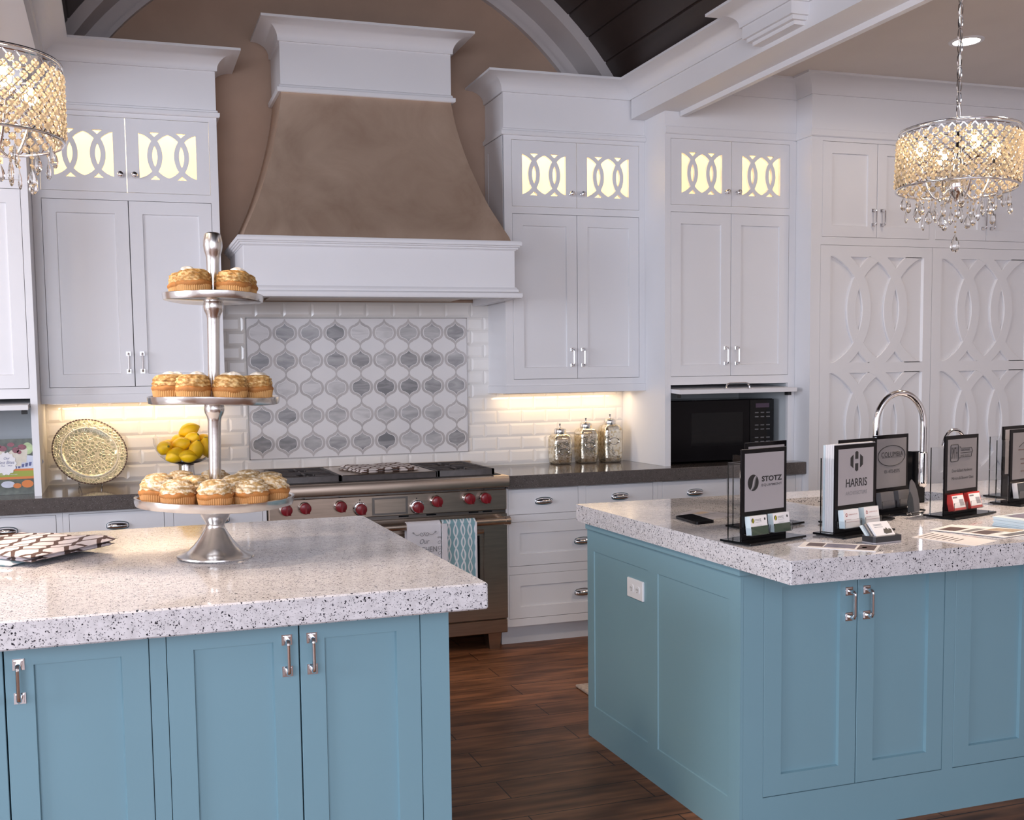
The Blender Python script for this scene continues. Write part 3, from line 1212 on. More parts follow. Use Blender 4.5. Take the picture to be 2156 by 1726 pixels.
def ogee(half, cx, cz, w, h, sc=1.0):
    q = [(x, z) for x, z in half]
    right = q + [(x, -z) for x, z in q[::-1]]
    left = [(-x, z) for x, z in right[::-1]]
    pts = right + [p for p in left if True]
    out = []
    for p in pts:
        p2 = (cx + p[0] * w * sc, cz + p[1] * h * sc)
        if not out or (abs(p2[0] - out[-1][0]) + abs(p2[1] - out[-1][1])) > 1e-5:
            out.append(p2)
    if abs(out[0][0] - out[-1][0]) + abs(out[0][1] - out[-1][1]) < 1e-5: out.pop()
    return out


mo, mg, mi = MB(), MB(), MB()
cw, ch = (PX1 - PX0) / 9, (PZ1 - PZ0 - 0.012) / 5
for i in range(9):
    for j in range(5):
        cx, cz = PX0 + cw * (i + .5), PZ0 + 0.006 + ch * (j + .5)
        for m, half, sc, y in ((mo, HALF_O, 1.0, -0.0132), (mg, HALF_I, 1.09, -0.0136), (mi, HALF_I, 1.0, -0.0140)):
            pts = ogee(half, cx, cz, cw, ch, sc)
            m.prism(pts, lambda u, w, d: (u, d, w), -0.010, y)
mo.build('lantern_bands', 'ogee_grey', ac, smooth=0)
mg.build('lantern_joints', 'marble_white', ac, smooth=0)
mi.build('lantern_centres', 'ogee_marble', ac, smooth=0)

# downlight
dl = thing('recessed_downlight', 'round lit recessed downlight in the flat ceiling behind the right chandelier', 'ceiling light', (2.40, -1.35, CEIL))
mb = MB()
mb.lathe([(0.062, -0.001), (0.062, -0.006), (0.080, -0.005), (0.082, 0.0)], (2.40, -1.35, CEIL), 32, cap=False)
mb.build('trim_ring', 'paint_trim', dl)
MB().lathe([(0.0005, -0.0025), (0.062, -0.0025)], (2.40, -1.35, CEIL), 32, cap=False).build('lens', 'downlight_glow', dl)

# ------------------------------------------------------------------ wall cabinets
GAP = 0.0034


def carcass(parent, x0, x1, yf, yb, z0, z1, shelves=(), name='carcass', mat='paint_white', back=True, side_l=True, side_r=True, bottom=True):
    t = 0.018
    mb = MB()
    if side_l: mb.box(x0, x0 + t, yf + 0.02, yb, z0, z1)
    if side_r: mb.box(x1 - t, x1, yf + 0.02, yb, z0, z1)
    if back: mb.box(x0 + t, x1 - t, yb - 0.008, yb, z0, z1)
    mb.box(x0 + t, x1 - t, yf + 0.02, yb - .008, z1 - t, z1)
    if bottom: mb.box(x0 + t, x1 - t, yf + 0.02, yb - .008, z0, z0 + t)
    for s in shelves:
        mb.box(x0 + t, x1 - t, yf + 0.02, yb - .008, s - t / 2, s + t / 2)
    return mb.build(name, mat, parent)


def shaker_door(parent, F, u0, u1, w0, w1, mat, handle=None, rail=0.062, name='door', rs=0.021, **kw):
    mb = MB()
    shaker(mb, F, u0 + GAP / 2, u1 - GAP / 2, w0 + GAP / 2, w1 - GAP / 2, rail=rail, **kw)
    d = mb.build(name, mat, parent)
    if handle:
        pull(F, handle[0], handle[1], handle[2], d, rs=rs)
    return d


def fret_door(parent, F, u0, u1, w0, w1, win, knob_at):
    """lit glass door: framed opening, interlaced arc fretwork and a frosted pane"""
    mb = MB()
    e = GAP / 2
    a0, a1, b0, b1 = win
    face_frame(mb, F, u0 + e, u1 - e, w0 + e, w1 - e, [win], t=0.018)
    d = mb.build('glass_door', 'paint_white', parent)
    fr = MB()
    W, H = a1 - a0, b1 - b0
    wc = (b0 + b1) / 2
    for fx in (0.272, 0.740):
        cu = a0 + W * fx
        for s in (1, -1):
            arc_band(fr, F, cu, wc, H + .004, W * .206, W * .090, s, W * 0.090, -0.016, -0.0004 if s > 0 else -0.0007)
    fr.build('fretwork', 'paint_white', d)
    pn = MB()
    fbox(pn, F, a0 - .004, a1 + .004, b0 - .004, b1 + .004, -0.0215, -0.0185)
    pn.build('frosted_pane', 'frosted_pane', d)
    knob(F, knob_at[0], knob_at[1], d)
    return d


def cabinet_light(name, x, y, z, sx, sy, power, color=(1.0, 0.80, 0.50)):
    o = area_light(name, (x, y, z), (x, y, z - 1), sx, sy, power, color)
    return o


def wall_cabinet(name, label, x0, x1, yf, z0, holes_lo, holes_hi, wins, hz, seams, light=1.0, band_out=(True, True), frieze=True):
    F = front(yf)
    t = thing(name, label, 'cabinet', ((x0 + x1) / 2, yf / 2, z0))
    carcass(t, x0, x1, yf, -0.001, z0, 2.93, shelves=(2.326,))
    mb = MB()
    face_frame(mb, F, x0, x1, z0, 2.948, [(holes_lo[0], holes_lo[1], holes_lo[2], holes_lo[3]), (holes_hi[0], holes_hi[1], holes_hi[2], holes_hi[3])])
    mb.build('face_frame', 'paint_white', t)
    return t, F


# left wall cabinet
F = front(-0.286)
c0 = thing('wall_cabinet', 'white wall cabinet left of the hood, above the mosaic plate', 'cabinet', (-1.6, -0.14, 1.331))
carcass(c0, -2.036, -1.167, -0.286, -0.001, 1.373, 2.944, shelves=(2.326,))
mb = MB()
face_frame(mb, F, -2.036, -1.167, 1.373, 2.946, [(-1.996, -1.204, 1.407, 2.307), (-1.996, -1.206, 2.345, 2.700)])
mb.build('face_frame', 'paint_white', c0)
mb = MB().box(-2.036, -1.163, -0.293, -0.003, 1.331, 1.3725)
mb.build('light_rail', 'paint_white', c0)
mb = MB()
mb.sweep([(-2.036, -0.286), (-1.167, -0.286), (-1.167, -0.002)], [(0, 2.722), (0.012, 2.722), (0.016, 2.727), (0.016, 2.744), (0.007, 2.748), (0.007, 2.756), (0, 2.760)])
mb.build('band_moulding', 'paint_white', c0)
shaker_door(c0, F, -1.996, -1.600, 1.407, 2.307, 'paint_white', (-1.627, 1.525, 0.086))
shaker_door(c0, F, -1.600, -1.204, 1.407, 2.307, 'paint_white', (-1.562, 1.525, 0.086))
fret_door(c0, F, -1.996, -1.602, 2.345, 2.700, (-1.932, -1.661, 2.412, 2.637), (-1.632, 2.427))
fret_door(c0, F, -1.602, -1.206, 2.345, 2.700, (-1.541, -1.270, 2.412, 2.637), (-1.567, 2.427))
cabinet_light('cabinet_light', -1.80, -0.13, 2.90, 0.2, 0.06, 3.2)
cabinet_light('cabinet_light', -1.40, -0.13, 2.90, 0.2, 0.06, 3.2)

# right wall cabinet
c1 = thing('wall_cabinet', 'white wall cabinet right of the hood, above the silver canisters', 'cabinet', (0.77, -0.14, 1.331))
carcass(c1, 0.348, 1.1965, -0.286, -0.001, 1.373, 2.944, shelves=(2.326,))
mb = MB()
face_frame(mb, F, 0.348, 1.1965, 1.373, 2.946, [(0.393, 1.160, 1.407, 2.307), (0.393, 1.160, 2.345, 2.700)])
mb.build('face_frame', 'paint_white', c1)
MB().box(0.344, 1.1965, -0.293, -0.003, 1.331, 1.3725).build('light_rail', 'paint_white', c1)
mb = MB()
mb.sweep([(0.348, -0.002), (0.348, -0.286), (1.1965, -0.286)], [(0, 2.722), (0.012, 2.722), (0.016, 2.727), (0.016, 2.744), (0.007, 2.748), (0.007, 2.756), (0, 2.760)])
mb.build('band_moulding', 'paint_white', c1)
# recessed side panel toward the hood
mb = MB()
FS = Face((0.348, 0, 0), (0, -1, 0), (-1, 0, 0))
shaker(mb, FS, 0.004, 0.284, 2.0, 2.72, rail=0.055, t=0.001, d=0.0065, depth=0.006)
mb.build('side_panel', 'paint_white', c1)
shaker_door(c1, F, 0.393, 0.777, 1.407, 2.307, 'paint_white', (0.741, 1.525, 0.086))
shaker_door(c1, F, 0.777, 1.160, 1.407, 2.307, 'paint_white', (0.806, 1.525, 0.086))
fret_door(c1, F, 0.393, 0.777, 2.345, 2.700, (0.455, 0.712, 2.407, 2.630), (0.740, 2.421))
fret_door(c1, F, 0.777, 1.160, 2.345, 2.700, (0.841, 1.096, 2.407, 2.630), (0.806, 2.421))
cabinet_light('cabinet_light', 0.55, -0.13, 2.90, 0.2, 0.06, 3.2)
cabinet_light('cabinet_light', 1.00, -0.13, 2.90, 0.2, 0.06, 3.2)

# LED strips below the two wall cabinets


def strip_light(x0, x1, y, power):
    n = 14
    o = area_light('under_cabinet_strip', ((x0 + x1) / 2, y, 1.329), ((x0 + x1) / 2, y + 0.03, 0.0), x1 - x0, 0.016, power, (1.0, 0.73, 0.42))
    return o


def strip_fixture(label, x0, x1):
    t = thing('light_strip', label, 'light', ((x0 + x1) / 2, -0.11, 1.331))
    MB().box(x0, x1, -0.122, -0.098, 1.3255, 1.3305).build('channel', 'stainless', t)


strip_fixture('slim warm strip light under the left wall cabinet', -1.98, -1.22)
strip_fixture('slim warm strip light under the right wall cabinet', 0.40, 1.15)
strip_light(-1.98, -1.20, -0.09, 1.25)
strip_light(0.40, 1.15, -0.09, 1.1)


def tall_niche_unit(label, x0, x1, doors, glass, handles, side_vis):
    F2 = front(-0.51)
    t = thing('tall_cabinet', label, 'cabinet', ((x0 + x1) / 2, -0.25, 0.913))
    # sides stand on the counter, the middle stays open
    mb = MB()
    mb.box(x0, x0 + .018, -0.49, -0.001, 0.9135, 2.93)
    mb.box(x1 - .018, x1, -0.49, -0.001, 0.9135, 2.93)
    for z in (1.385, 2.326, 2.92):
        mb.box(x0 + .018, x1 - .018, -0.49, -0.009, z - .009, z + .009)
    mb.box(x0 + .018, x1 - .018, -0.009, -0.001, 0.9135, 2.93)
    mb.build('carcass', 'paint_white', t)
    mb = MB()
    face_frame(mb, F2, x0, x1, 0.9135, 2.948, [(doors[0], doors[-1], 1.407, 2.307), (doors[0], doors[-1], 2.345, 2.700), (doors[0], doors[-1], 0.90, 1.362)])
    mb.build('face_frame', 'paint_white', t)
    mb = MB()
    mb.sweep([(x0, -0.51), (x1, -0.51)], [(0, 2.722), (0.008, 2.722), (0.012, 2.727), (0.012, 2.760), (0, 2.764)])
    mb.build('band_moulding', 'paint_white', t)
    # niche lining
    mb = MB()
    mb.box(doors[0] - .012, doors[0] - .001, -0.488, -0.011, 0.914, 1.374)
    mb.box(doors[-1] + .001, doors[-1] + .012, -0.488, -0.011, 0.914, 1.374)
    mb.box(doors[0], doors[-1], -0.018, -0.010, 0.914, 1.374)
    mb.build('niche_lining', 'niche_inside', t)
    for i in range(len(doors) - 1):
        shaker_door(t, F2, doors[i], doors[i + 1], 1.407, 2.307, 'paint_white', (handles[i], 1.520, 0.086))
        a0, a1 = glass[i]
        fret_door(t, F2, doors[i], doors[i + 1], 2.345, 2.700, (a0, a1, 2.407, 2.630), (handles[i], 2.421))
        cabinet_light('cabinet_light', (doors[i] + doors[i + 1]) / 2, -0.22, 2.90, 0.2, 0.06, 2.9, (1.0, 0.76, 0.46))
    # lift-up door slid open, its front edge standing proud of the frame
    mb = MB()
    x0d, x1d = doors[0] + .004, doors[-1] - .004
    vs = [(x, y, z) for (y, z) in ((-0.06, 1.345), (-0.600, 1.312), (-0.601, 1.334), (-0.06, 1.367)) for x in (x0d, x1d)]
    mb.add(vs, [(0, 1, 3, 2), (2, 3, 5, 4), (4, 5, 7, 6), (6, 7, 1, 0), (0, 2, 4, 6), (1, 7, 5, 3)])
    ld = mb.build('lift_door', 'paint_white', t)
    xm = (x0d + x1d) / 2
    mb = MB()
    pth = [(xm - .075, -0.585, 1.334), (xm - .073, -0.583, 1.350), (xm - .064, -0.582, 1.364), (xm - .05, -0.581, 1.366), (xm + .05, -0.581, 1.366), (xm + .064, -0.582, 1.364), (xm + .073, -0.583, 1.350), (xm + .075, -0.585, 1.334)]
    mb.tube(pth, 0.0048, 8)
    for s in (-1, 1):
        mb.box(xm + s * .075 - .010, xm + s * .075 + .010, -0.594, -0.574, 1.331, 1.339)
    mb.build('pull_handle', 'chrome', ld)
    for x in (x0d + .02, x1d - .02):
        MB().box(x - .012, x + .012, -0.56, -0.53, 1.292, 1.3155).build('hinge_block', 'black_rubber', t)
    return t


tall_niche_unit('tall white cabinet right of the canisters with a niche holding the microwave', 1.197, 2.0325, [1.232, 1.612, 1.989], [(1.300, 1.552), (1.681, 1.928)], [1.576, 1.647], 'l')
tall_niche_unit('tall white cabinet at the left edge with a niche holding a cookbook', -2.92, -2.0370, [-2.850, -2.460, -2.068], [(-2.785, -2.525), (-2.395, -2.135)], [-2.495, -2.425], 'r')

# pantry with carved doors
F3 = front(-0.646)
pt = thing('pantry_cabinet', 'full-height white pantry right of the microwave with carved interlaced-arc doors', 'cabinet', (3.0, -0.32, 0.0))
mb = MB()
mb.box(2.0335, 2.053, -0.626, -0.001, 0, 2.965)
mb.box(4.532, 4.55, -0.626, -0.001, 0, 2.94)
mb.box(2.053, 4.532, -0.02, -0.001, 0, 2.94)
mb.box(2.053, 4.532, -0.626, -0.02, 2.92, 2.94)
mb.box(2.053, 4.532, -0.626, -0.02, 2.143, 2.161)
mb.box(2.053, 4.532, -0.626, -0.02, 0.08, 0.10)
mb.build('carcass', 'paint_white', pt)
mb = MB()
UD = [(2.105, 2.474), (2.474, 2.842), (2.883, 3.255), (3.255, 3.630), (3.672, 4.04), (4.04, 4.41)]
face_frame(mb, F3, 2.0335, 4.55, 0.0, 2.95, [(2.097, 3.640, 0.115, 2.130), (2.105, 2.842, 2.174, 2.700), (2.883, 3.630, 2.174, 2.700), (3.672, 4.41, 2.174, 2.700), (3.672, 4.41, 0.115, 2.130)])
mb.build('face_frame', 'paint_white', pt)
mb = MB()
mb.sweep([(2.0335, -0.50), (2.0335, -0.646), (4.55, -0.646)], [(0, 2.722), (0.008, 2.722), (0.012, 2.727), (0.012, 2.760), (0, 2.764)])
mb.build('band_moulding', 'paint_white', pt)
hx = [2.446, 2.506, 3.226, 3.288, 4.01, 4.07]
for (u0, u1), h in zip(UD, hx):
    shaker_door(pt, F3, u0, u1, 2.174, 2.700, 'paint_white', (h, 2.287, 0.080))


def carved_door(u0, u1, f0, f1, motifs):
    mb = MB()
    e = GAP / 2
    blocks = [(1.471, 2.066), (0.811, 1.411), (0.166, 0.751)]
    holes = [(f0, f1, b0, b1) for b0, b1 in blocks]
    slab(mb, F3, u0 + e, u1 - e, 0.115 + e, 2.130 - e, t=0.012, d=-0.013)
    face_frame(mb, F3, u0 + e, u1 - e, 0.115 + e, 2.130 - e, holes, t=0.0145, d=0.0)
    dr = mb.build('carved_door', 'paint_white', pt)
    for b0, b1 in blocks:
        fr = MB()
        for c in motifs:
            for s in (1, -1):
                arc_band(fr, F3, c, (b0 + b1) / 2, b1 - b0 + .008, 0.118, 0.053, s, 0.064, -0.0135, 0.0004 if s > 0 else 0.0, seg=36, chamfer=0.004)
        # bevelled edge of the sunk field
        for a in ((f0, f0 + .010), (f1 - .010, f1)):
            sgn = a[0] == f0
            vs = [F3(f0 if sgn else f1, w, d) for w, d in ((b0, 0), (b1, 0))] + [F3(f0 + .009 if sgn else f1 - .009, w, -0.0135) for w in (b0, b1)]
            fr.add(vs, [(0, 1, 3, 2)])
        fr.build('carved_tracery', 'paint_white', dr, smooth=30)


carved_door(2.097, 2.867, 2.165, 2.808, (2.361, 2.613))
carved_door(2.867, 3.640, 2.935, 3.580, (3.135, 3.381))
carved_door(3.672, 4.41, 3.740, 4.345, (3.93, 4.16))

# ------------------------------------------------------------------ base cabinets and counters
FB = front(-0.587)


def base_cabinet(label, x0, x1, drawers, doors=(), toe=True):
    t = thing('base_cabinet', label, 'cabinet', ((x0 + x1) / 2, -0.29, 0.0))
    mb = MB()
    mb.box(x0, x0 + .018, -0.567, -0.001, 0.111, 0.8435)
    mb.box(x1 - .018, x1, -0.567, -0.001, 0.111, 0.8435)
    mb.box(x0 + .018, x1 - .018, -0.02, -0.001, 0.111, 0.8435)
    mb.box(x0 + .018, x1 - .018, -0.567, -0.02, 0.111, 0.129)
    mb.build('carcass', 'paint_white', t)
    MB().box(x0, x1, -0.507, -0.489, 0, 0.111).build('toe_kick', 'paint_white', t)
    mb = MB()
    hs = [(d[0], d[1], d[2], d[3]) for d in list(drawers) + list(doors)]
    face_frame(mb, FB, x0, x1, 0.111, 0.8435, hs)
    mb.build('face_frame', 'paint_white', t)
    for d in drawers:
        mb = MB()
        e = GAP / 2
        if d[4] == 'slab':
            slab(mb, FB, d[0] + e, d[1] - e, d[2] + e, d[3] - e)
        else:
            shaker(mb, FB, d[0] + e, d[1] - e, d[2] + e, d[3] - e, rail=0.062, rw=0.060)
        o = mb.build('drawer', 'paint_white', t)
        cup_pull(FB, (d[0] + d[1]) / 2, d[5], o)
    for d in doors:
        shaker_door(t, FB, d[0], d[1], d[2], d[3], 'paint_white', (d[4], d[3] - .10, 0.086))
    return t


base_cabinet('white base cabinet right of the range with two top drawers over two wide ones', 0.2205, 1.107,
             [(0.234, 0.634, 0.702, 0.837, 'slab', 0.766), (0.677, 1.080, 0.702, 0.837, 'slab', 0.768),
              (0.234, 1.080, 0.430, 0.665, 'shaker', 0.541), (0.234, 1.080, 0.151, 0.387, 'shaker', 0.264)])
base_cabinet('white base cabinet under the microwave tower, mostly behind the sink island', 1.108, 2.0325,
             [(1.136, 1.542, 0.702, 0.837, 'slab', 0.766), (1.586, 1.992, 0.702, 0.837, 'slab', 0.766)],
             [(1.136, 1.542, 0.151, 0.665, 1.50), (1.586, 1.992, 0.151, 0.665, 1.63)])
base_cabinet('white base cabinet left of the range with two drawers above the island top', -1.9475, -1.018,
             [(-1.920, -1.497, 0.702, 0.830, 'slab', 0.764), (-1.456, -1.036, 0.702, 0.830, 'slab', 0.764)],
             [(-1.920, -1.497, 0.151, 0.665, -1.53), (-1.456, -1.036, 0.151, 0.665, -1.42)])
base_cabinet('white base cabinet at the left edge under the cookbook niche', -2.92, -1.9485,
             [(-2.875, -2.445, 0.702, 0.830, 'slab', 0.764), (-2.405, -1.975, 0.702, 0.830, 'slab', 0.764)],
             [(-2.875, -2.445, 0.151, 0.665, -2.48), (-2.405, -1.975, 0.151, 0.665, -2.37)])
o = MB().box(0.2205, 2.0315, -0.627, -0.0045, 0.844, 0.913, 0.003).build('countertop', 'quartz_brown')
tag(o, 'polished grey-brown stone countertop right of the range, under the canisters', 'countertop')
o = MB().box(-2.92, -1.018, -0.627, -0.0045, 0.844, 0.913, 0.003).build('countertop', 'quartz_brown')
tag(o, 'polished grey-brown stone countertop left of the range, under the lemon bowl', 'countertop')

# ------------------------------------------------------------------ hood
HX = -0.4025
hd = thing('range_hood', 'large white range hood with a flared taupe metal body over the range', 'range hood', (HX, -0.3, 1.854))
mb = MB()
mb.box(HX - .69, HX + .69, -0.587, -0.008, 1.862, 2.09, 0.002)
hb = mb.build('mantel_box', 'paint_white', hd)
loop = [(HX - .69, -0.008), (HX - .69, -0.587), (HX + .69, -0.587), (HX + .69, -0.008)]
mb = MB()
mb.sweep(loop, [(0, 2.066), (0.004, 2.066), (0.007, 2.071), (0.013, 2.072), (0.014, 2.080), (0.020, 2.082), (0.022, 2.088), (0.028, 2.090), (0.030, 2.097), (0.029, 2.106), (0.024, 2.113), (-0.10, 2.113), (-0.10, 2.09), (0, 2.088)])
mb.sweep(loop, [(0, 1.880), (0.004, 1.880), (0.010, 1.872), (0.014, 1.866), (0.014, 1.857), (0.022, 1.855), (0.029, 1.848), (0.030, 1.834), (0.026, 1.826), (-0.03, 1.824), (-0.03, 1.862), (0, 1.864)])
mb.build('mantel_moulding', 'paint_white', hd)
# stainless liner under the mantel with spot lights
mb = MB().box(HX - .52, HX + .52, -0.535, -0.03, 1.848, 1.861, 0.002)
ln = mb.build('liner', 'stainless', hd)
mb = MB()
for x in (-0.35, 0.0, 0.33):
    mb.box(HX + x - .006, HX + x + .006, -0.50, -0.49, 1.838, 1.850)
mb.build('filter_clip', 'black_rubber', hd)
# flared shell
PROF = [(0.446, 2.872), (0.447, 2.845), (0.455, 2.790), (0.466, 2.726), (0.480, 2.662), (0.496, 2.599), (0.516, 2.528), (0.539, 2.459), (0.566, 2.380), (0.595, 2.305), (0.624, 2.243), (0.652, 2.184), (0.674, 2.140), (0.683, 2.111)]
vs, fs = [], []
for w, z in PROF:
    d = 0.325 + (w - 0.447)
    vs += [(HX - w, -0.006, z), (HX - w, -d, z), (HX + w, -d, z), (HX + w, -0.006, z)]
for i in range(len(PROF) - 1):
    for k in range(3):
        a = i * 4 + k
        fs.append([a, a + 1, a + 5, a + 4])
MB().add(vs, fs).build('flared_shell', 'hood_metal_finish', hd, smooth=30)
loop = [(HX - .4475, -0.008), (HX - .4475, -0.319), (HX + .4475, -0.319), (HX + .4475, -0.008)]
mb = MB().box(HX - .4475, HX + .4475, -0.319, -0.008, 2.862, 3.19)
mb.build('chimney_box', 'paint_white', hd)
mb = MB()
mb.sweep(loop, [(0, 2.860), (0.014, 2.860), (0.019, 2.864), (0.019, 2.882), (0.008, 2.886), (0.006, 2.896), (0, 2.900)])
mb.sweep(loop, cove(3.108, 3.203, 0.102))
mb.build('crown_moulding', 'paint_white', hd)

# ------------------------------------------------------------------ range
RX0, RX1 = -1.0135, 0.2165
FR = front(-0.612)
rg = thing('gas_range', 'stainless professional gas range with red knobs under the hood', 'range', ((RX0 + RX1) / 2, -0.3, 0.0))
mb = MB()
mb.box(RX0, RX1, -0.590, -0.02, 0.165, 0.900)
mb.build('body', 'stainless', rg)
# rounded front shelf
pts = [(-0.60, 0.860), (-0.652, 0.860), (-0.657, 0.862), (-0.659, 0.866), (-0.656, 0.905), (-0.652, 0.914), (-0.644, 0.918), (-0.03, 0.917), (-0.03, 0.898), (-0.60, 0.898)]
mb = MB()
mb.prism(pts, lambda y, z, x: (x, y, z), RX0, RX1)
mb.build('top_shelf', 'stainless', rg)
MB().box(RX0 + .004, RX1 - .004, -0.6005, -0.589, 0.842, 0.866).build('shelf_shade_strip', 'stainless_dark', rg)  # dark strip put in for the shade below the shelf
mb = MB().box(RX0 + .004, RX1 - .004, -0.06, -0.022, 0.917, 0.952, 0.002)
bg_ = mb.build('back_trim', 'stainless', rg)
mb = MB()
for k in range(58):
    x = -0.60 + k * 0.0085
    mb.box(x, x + .0045, -0.0615, -0.058, 0.932, 0.947)
mb.build('vent_slots', 'black_rubber', rg)
# control panel
mb = MB().box(RX0 + .002, RX1 - .002, -0.618, -0.59, 0.740, 0.846, 0.003)
cp = mb.build('control_panel', 'stainless', rg)
FC = front(-0.618)
mb = MB()
fbox(mb, FC, -0.500, -0.317, 0.747, 0.835, -0.001, 0.004)
dp = mb.build('display', 'stainless_dark', rg)
mb = MB()
fbox(mb, FC, -0.488, -0.329, 0.757, 0.826, 0.003, 0.0052)
mb.build('display_cover', 'stainless', dp)
kx = [(-0.930, 0.800, 0), (-0.838, 0.804, 0), (-0.662, 0.803, 0), (-0.562, 0.785, 1), (-0.270, 0.779, 1), (-0.170, 0.803, 0), (0.003, 0.808, 0), (0.090, 0.807, 0)]
for x, z, big in kx:
    seg = 28
    mb = MB()

    def turned(prof):
        vs, fs = [], []
        for r, d in prof:
            for k in range(seg):
                t = 2 * pi * k / seg
                vs.append(FC(x + r * cos(t), z + r * sin(t), d))
        for i in range(len(prof) - 1):
            for k in range(seg):
                a, b2 = i * seg + k, i * seg + (k + 1) % seg
                fs.append([a, b2, b2 + seg, a + seg])
        fs.append([(len(prof) - 1) * seg + k for k in range(seg)])
        return vs, fs
    R0 = 0.0275
    mb.add(*turned([(R0 - .003, 0.018), (R0, 0.020), (R0, 0.040), (R0 - .002, 0.045), (R0 - .006, 0.047)]))
    # grip ridge and pointer lobe
    fbox(mb, FC, x - .0045, x + .0045, z - R0 + .003, z + R0 - .003, 0.046, 0.0505)
    fbox(mb, FC, x + .012, x + .020, z - R0 + .001, z - R0 + .010, 0.022, 0.042)
    kb = mb.build('knob', 'red_knob', rg)
    mb = MB()
    B0 = 0.033 if big else 0.0275
    mb.add(*turned([(B0, 0.0), (B0 + .002, 0.006), (B0 - .002, 0.012), (0.022, 0.014), (0.022, 0.020)]))
    if big:
        for k in range(9):
            t = rad(20 + k * 17)
            mb.box(x + .034 * cos(t) - .0025, x + .034 * cos(t) + .0025, -0.634, -0.618, z + .034 * sin(t) - .0025, z + .034 * sin(t) + .0025)
    mb.build('bezel', 'chrome', kb)
    mb = MB()
    fbox(mb, FC, x - .003, x + .003, z + .040, z + .046, 0, 0.0006)
    mb.build('index_mark', 'ink_black', kb, smooth=0)
# recess with slots between panel and door
mb = MB().box(RX0 + .004, RX1 - .004, -0.600, -0.588, 0.722, 0.742)
sl = mb.build('vent_rail', 'stainless_dark', rg)
mb = MB()
for x in (-0.90, -0.78, -0.36, -0.215, 0.012, 0.088):
    mb.box(x, x + .052, -0.6012, -0.598, 0.729, 0.736)
mb.build('vent_slot', 'black_gloss', rg)
# oven door
mb = MB()
FD = front(-0.622)
DX0, DX1, DZ0, DZ1 = RX0 + .004, RX1 - .004, 0.172, 0.720
wx0, wx1, wz0, wz1 = -0.86, 0.062, 0.300, 0.613
face_frame(mb, FD, DX0, DX1, DZ0, DZ1, [(wx0, wx1, wz0, wz1)], t=0.035)
od = mb.build('oven_door', 'stainless', rg)
mb = MB()
for r in (0.0, 0.014):
    pass
mb.tube([FD(u, w, 0.002) for u, w in ((wx0 - .02, wz0 - .02), (wx1 + .02, wz0 - .02), (wx1 + .02, wz1 + .02), (wx0 - .02, wz1 + .02))], 0.012, 8, closed=True)
mb.build('window_bead', 'stainless', od)
mb = MB()
fbox(mb, FD, wx0, wx1, wz0, wz1, -0.025, -0.010)
mb.build('window_glass', 'black_gloss', od)
mb = MB()
HY, HZ = -0.688, 0.692
mb.tube([(RX0 + .0, HY, HZ), (RX1 - .022, HY, HZ)], 0.0195, 20)
for x in (RX0 + .03, RX1 - .045):
    mb.box(x - .014, x + .014, HY, -0.62, HZ - .012, HZ + .016, 0.004)
mb.tube([(RX1 - .040, HY, HZ), (RX1 - .014, HY, HZ)], 0.0225, 20)
mb.build('handle', 'stainless', od)
mb = MB().box(RX0 + .003, RX1 - .003, -0.616, -0.58, 0.094, 0.164, 0.003)
mb.build('kick_panel', 'stainless', rg)
for x in (RX0 + .04, RX1 - .062):
    vs = [(x - .038, -0.580, 0.095), (x + .038, -0.580, 0.095), (x + .038, -0.5, 0.095), (x - .038, -0.5, 0.095),
          (x - .028, -0.575, 0), (x + .028, -0.575, 0), (x + .028, -0.505, 0), (x - .028, -0.505, 0)]
    MB().add(vs, [(0, 1, 2, 3), (7, 6, 5, 4), (0, 4, 5, 1), (1, 5, 6, 2), (2, 6, 7, 3), (3, 7, 4, 0)]).build('leg', 'stainless', rg)
# cooktop: two burner grates and the covered griddle between
mb = MB().box(RX0 + .02, RX1 - .02, -0.585, -0.065, 0.9165, 0.921)
mb.build('burner_pan', 'black_rubber', rg)


def grate(x0, x1):
    y0, y1 = -0.588, -0.075
    zt, zb = 0.953, 0.938
    mb = MB()
    for xa in (x0, x1 - .016):
        mb.box(xa, xa + .016, y0, y1, 0.921, zt, 0.002)
    for ya in (y0, (y0 + y1) / 2 - .008, y1 - .016):
        mb.box(x0, x1, ya, ya + .016, 0.921 if ya in (y0, y1 - .016) else zb, zt, 0.002)
    for s in (0, 1):
        cy = y0 + (y1 - y0) * (0.25 + 0.5 * s)
        cx = (x0 + x1) / 2
        hx_, hy_ = (x1 - x0) / 2, (y1 - y0) / 4
        for sx, sy in ((-1, 0), (1, 0), (0, -1), (0, 1)):
            pa = (cx + sx * hx_ * .93, cy + sy * hy_ * .93, 0.945)
            pb = (cx + sx * hx_ * .30, cy + sy * hy_ * .30, 0.945)
            mb.tube([pa, pb], 0.0065, 6)
        for sx in (-1, 1):
            for sy in (-1, 1):
                mb.tube([(cx + sx * hx_ * .95, cy + sy * hy_ * .55, 0.945), (cx + sx * hx_ * .55, cy + sy * hy_ * .5, 0.945), (cx + sx * hx_ * .28, cy + sy * hy_ * .22, 0.945)], 0.006, 6)
    g_ = mb.build('burner_grate', 'cast_iron', rg)
    for s in (0, 1):
        cy = y0 + (y1 - y0) * (0.25 + 0.5 * s)
        MB().lathe([(0.055, 0.920), (0.055, 0.930), (0.036, 0.932), (0.036, 0.938), (0.030, 0.940)], ((x0 + x1) / 2, cy, 0), 24).build('burner_cap', 'cast_iron', g_)


grate(-0.955, -0.645)
grate(-0.150, 0.160)
mb = MB().box(-0.640, -0.155, -0.588, -0.578, 0.921, 0.949, 0.002)
mb.build('griddle_front', 'cast_iron', rg)
mb = MB().box(-0.638, -0.157, -0.577, -0.075, 0.925, 0.951, 0.003)
mb.build('griddle_cover', 'stainless', rg)

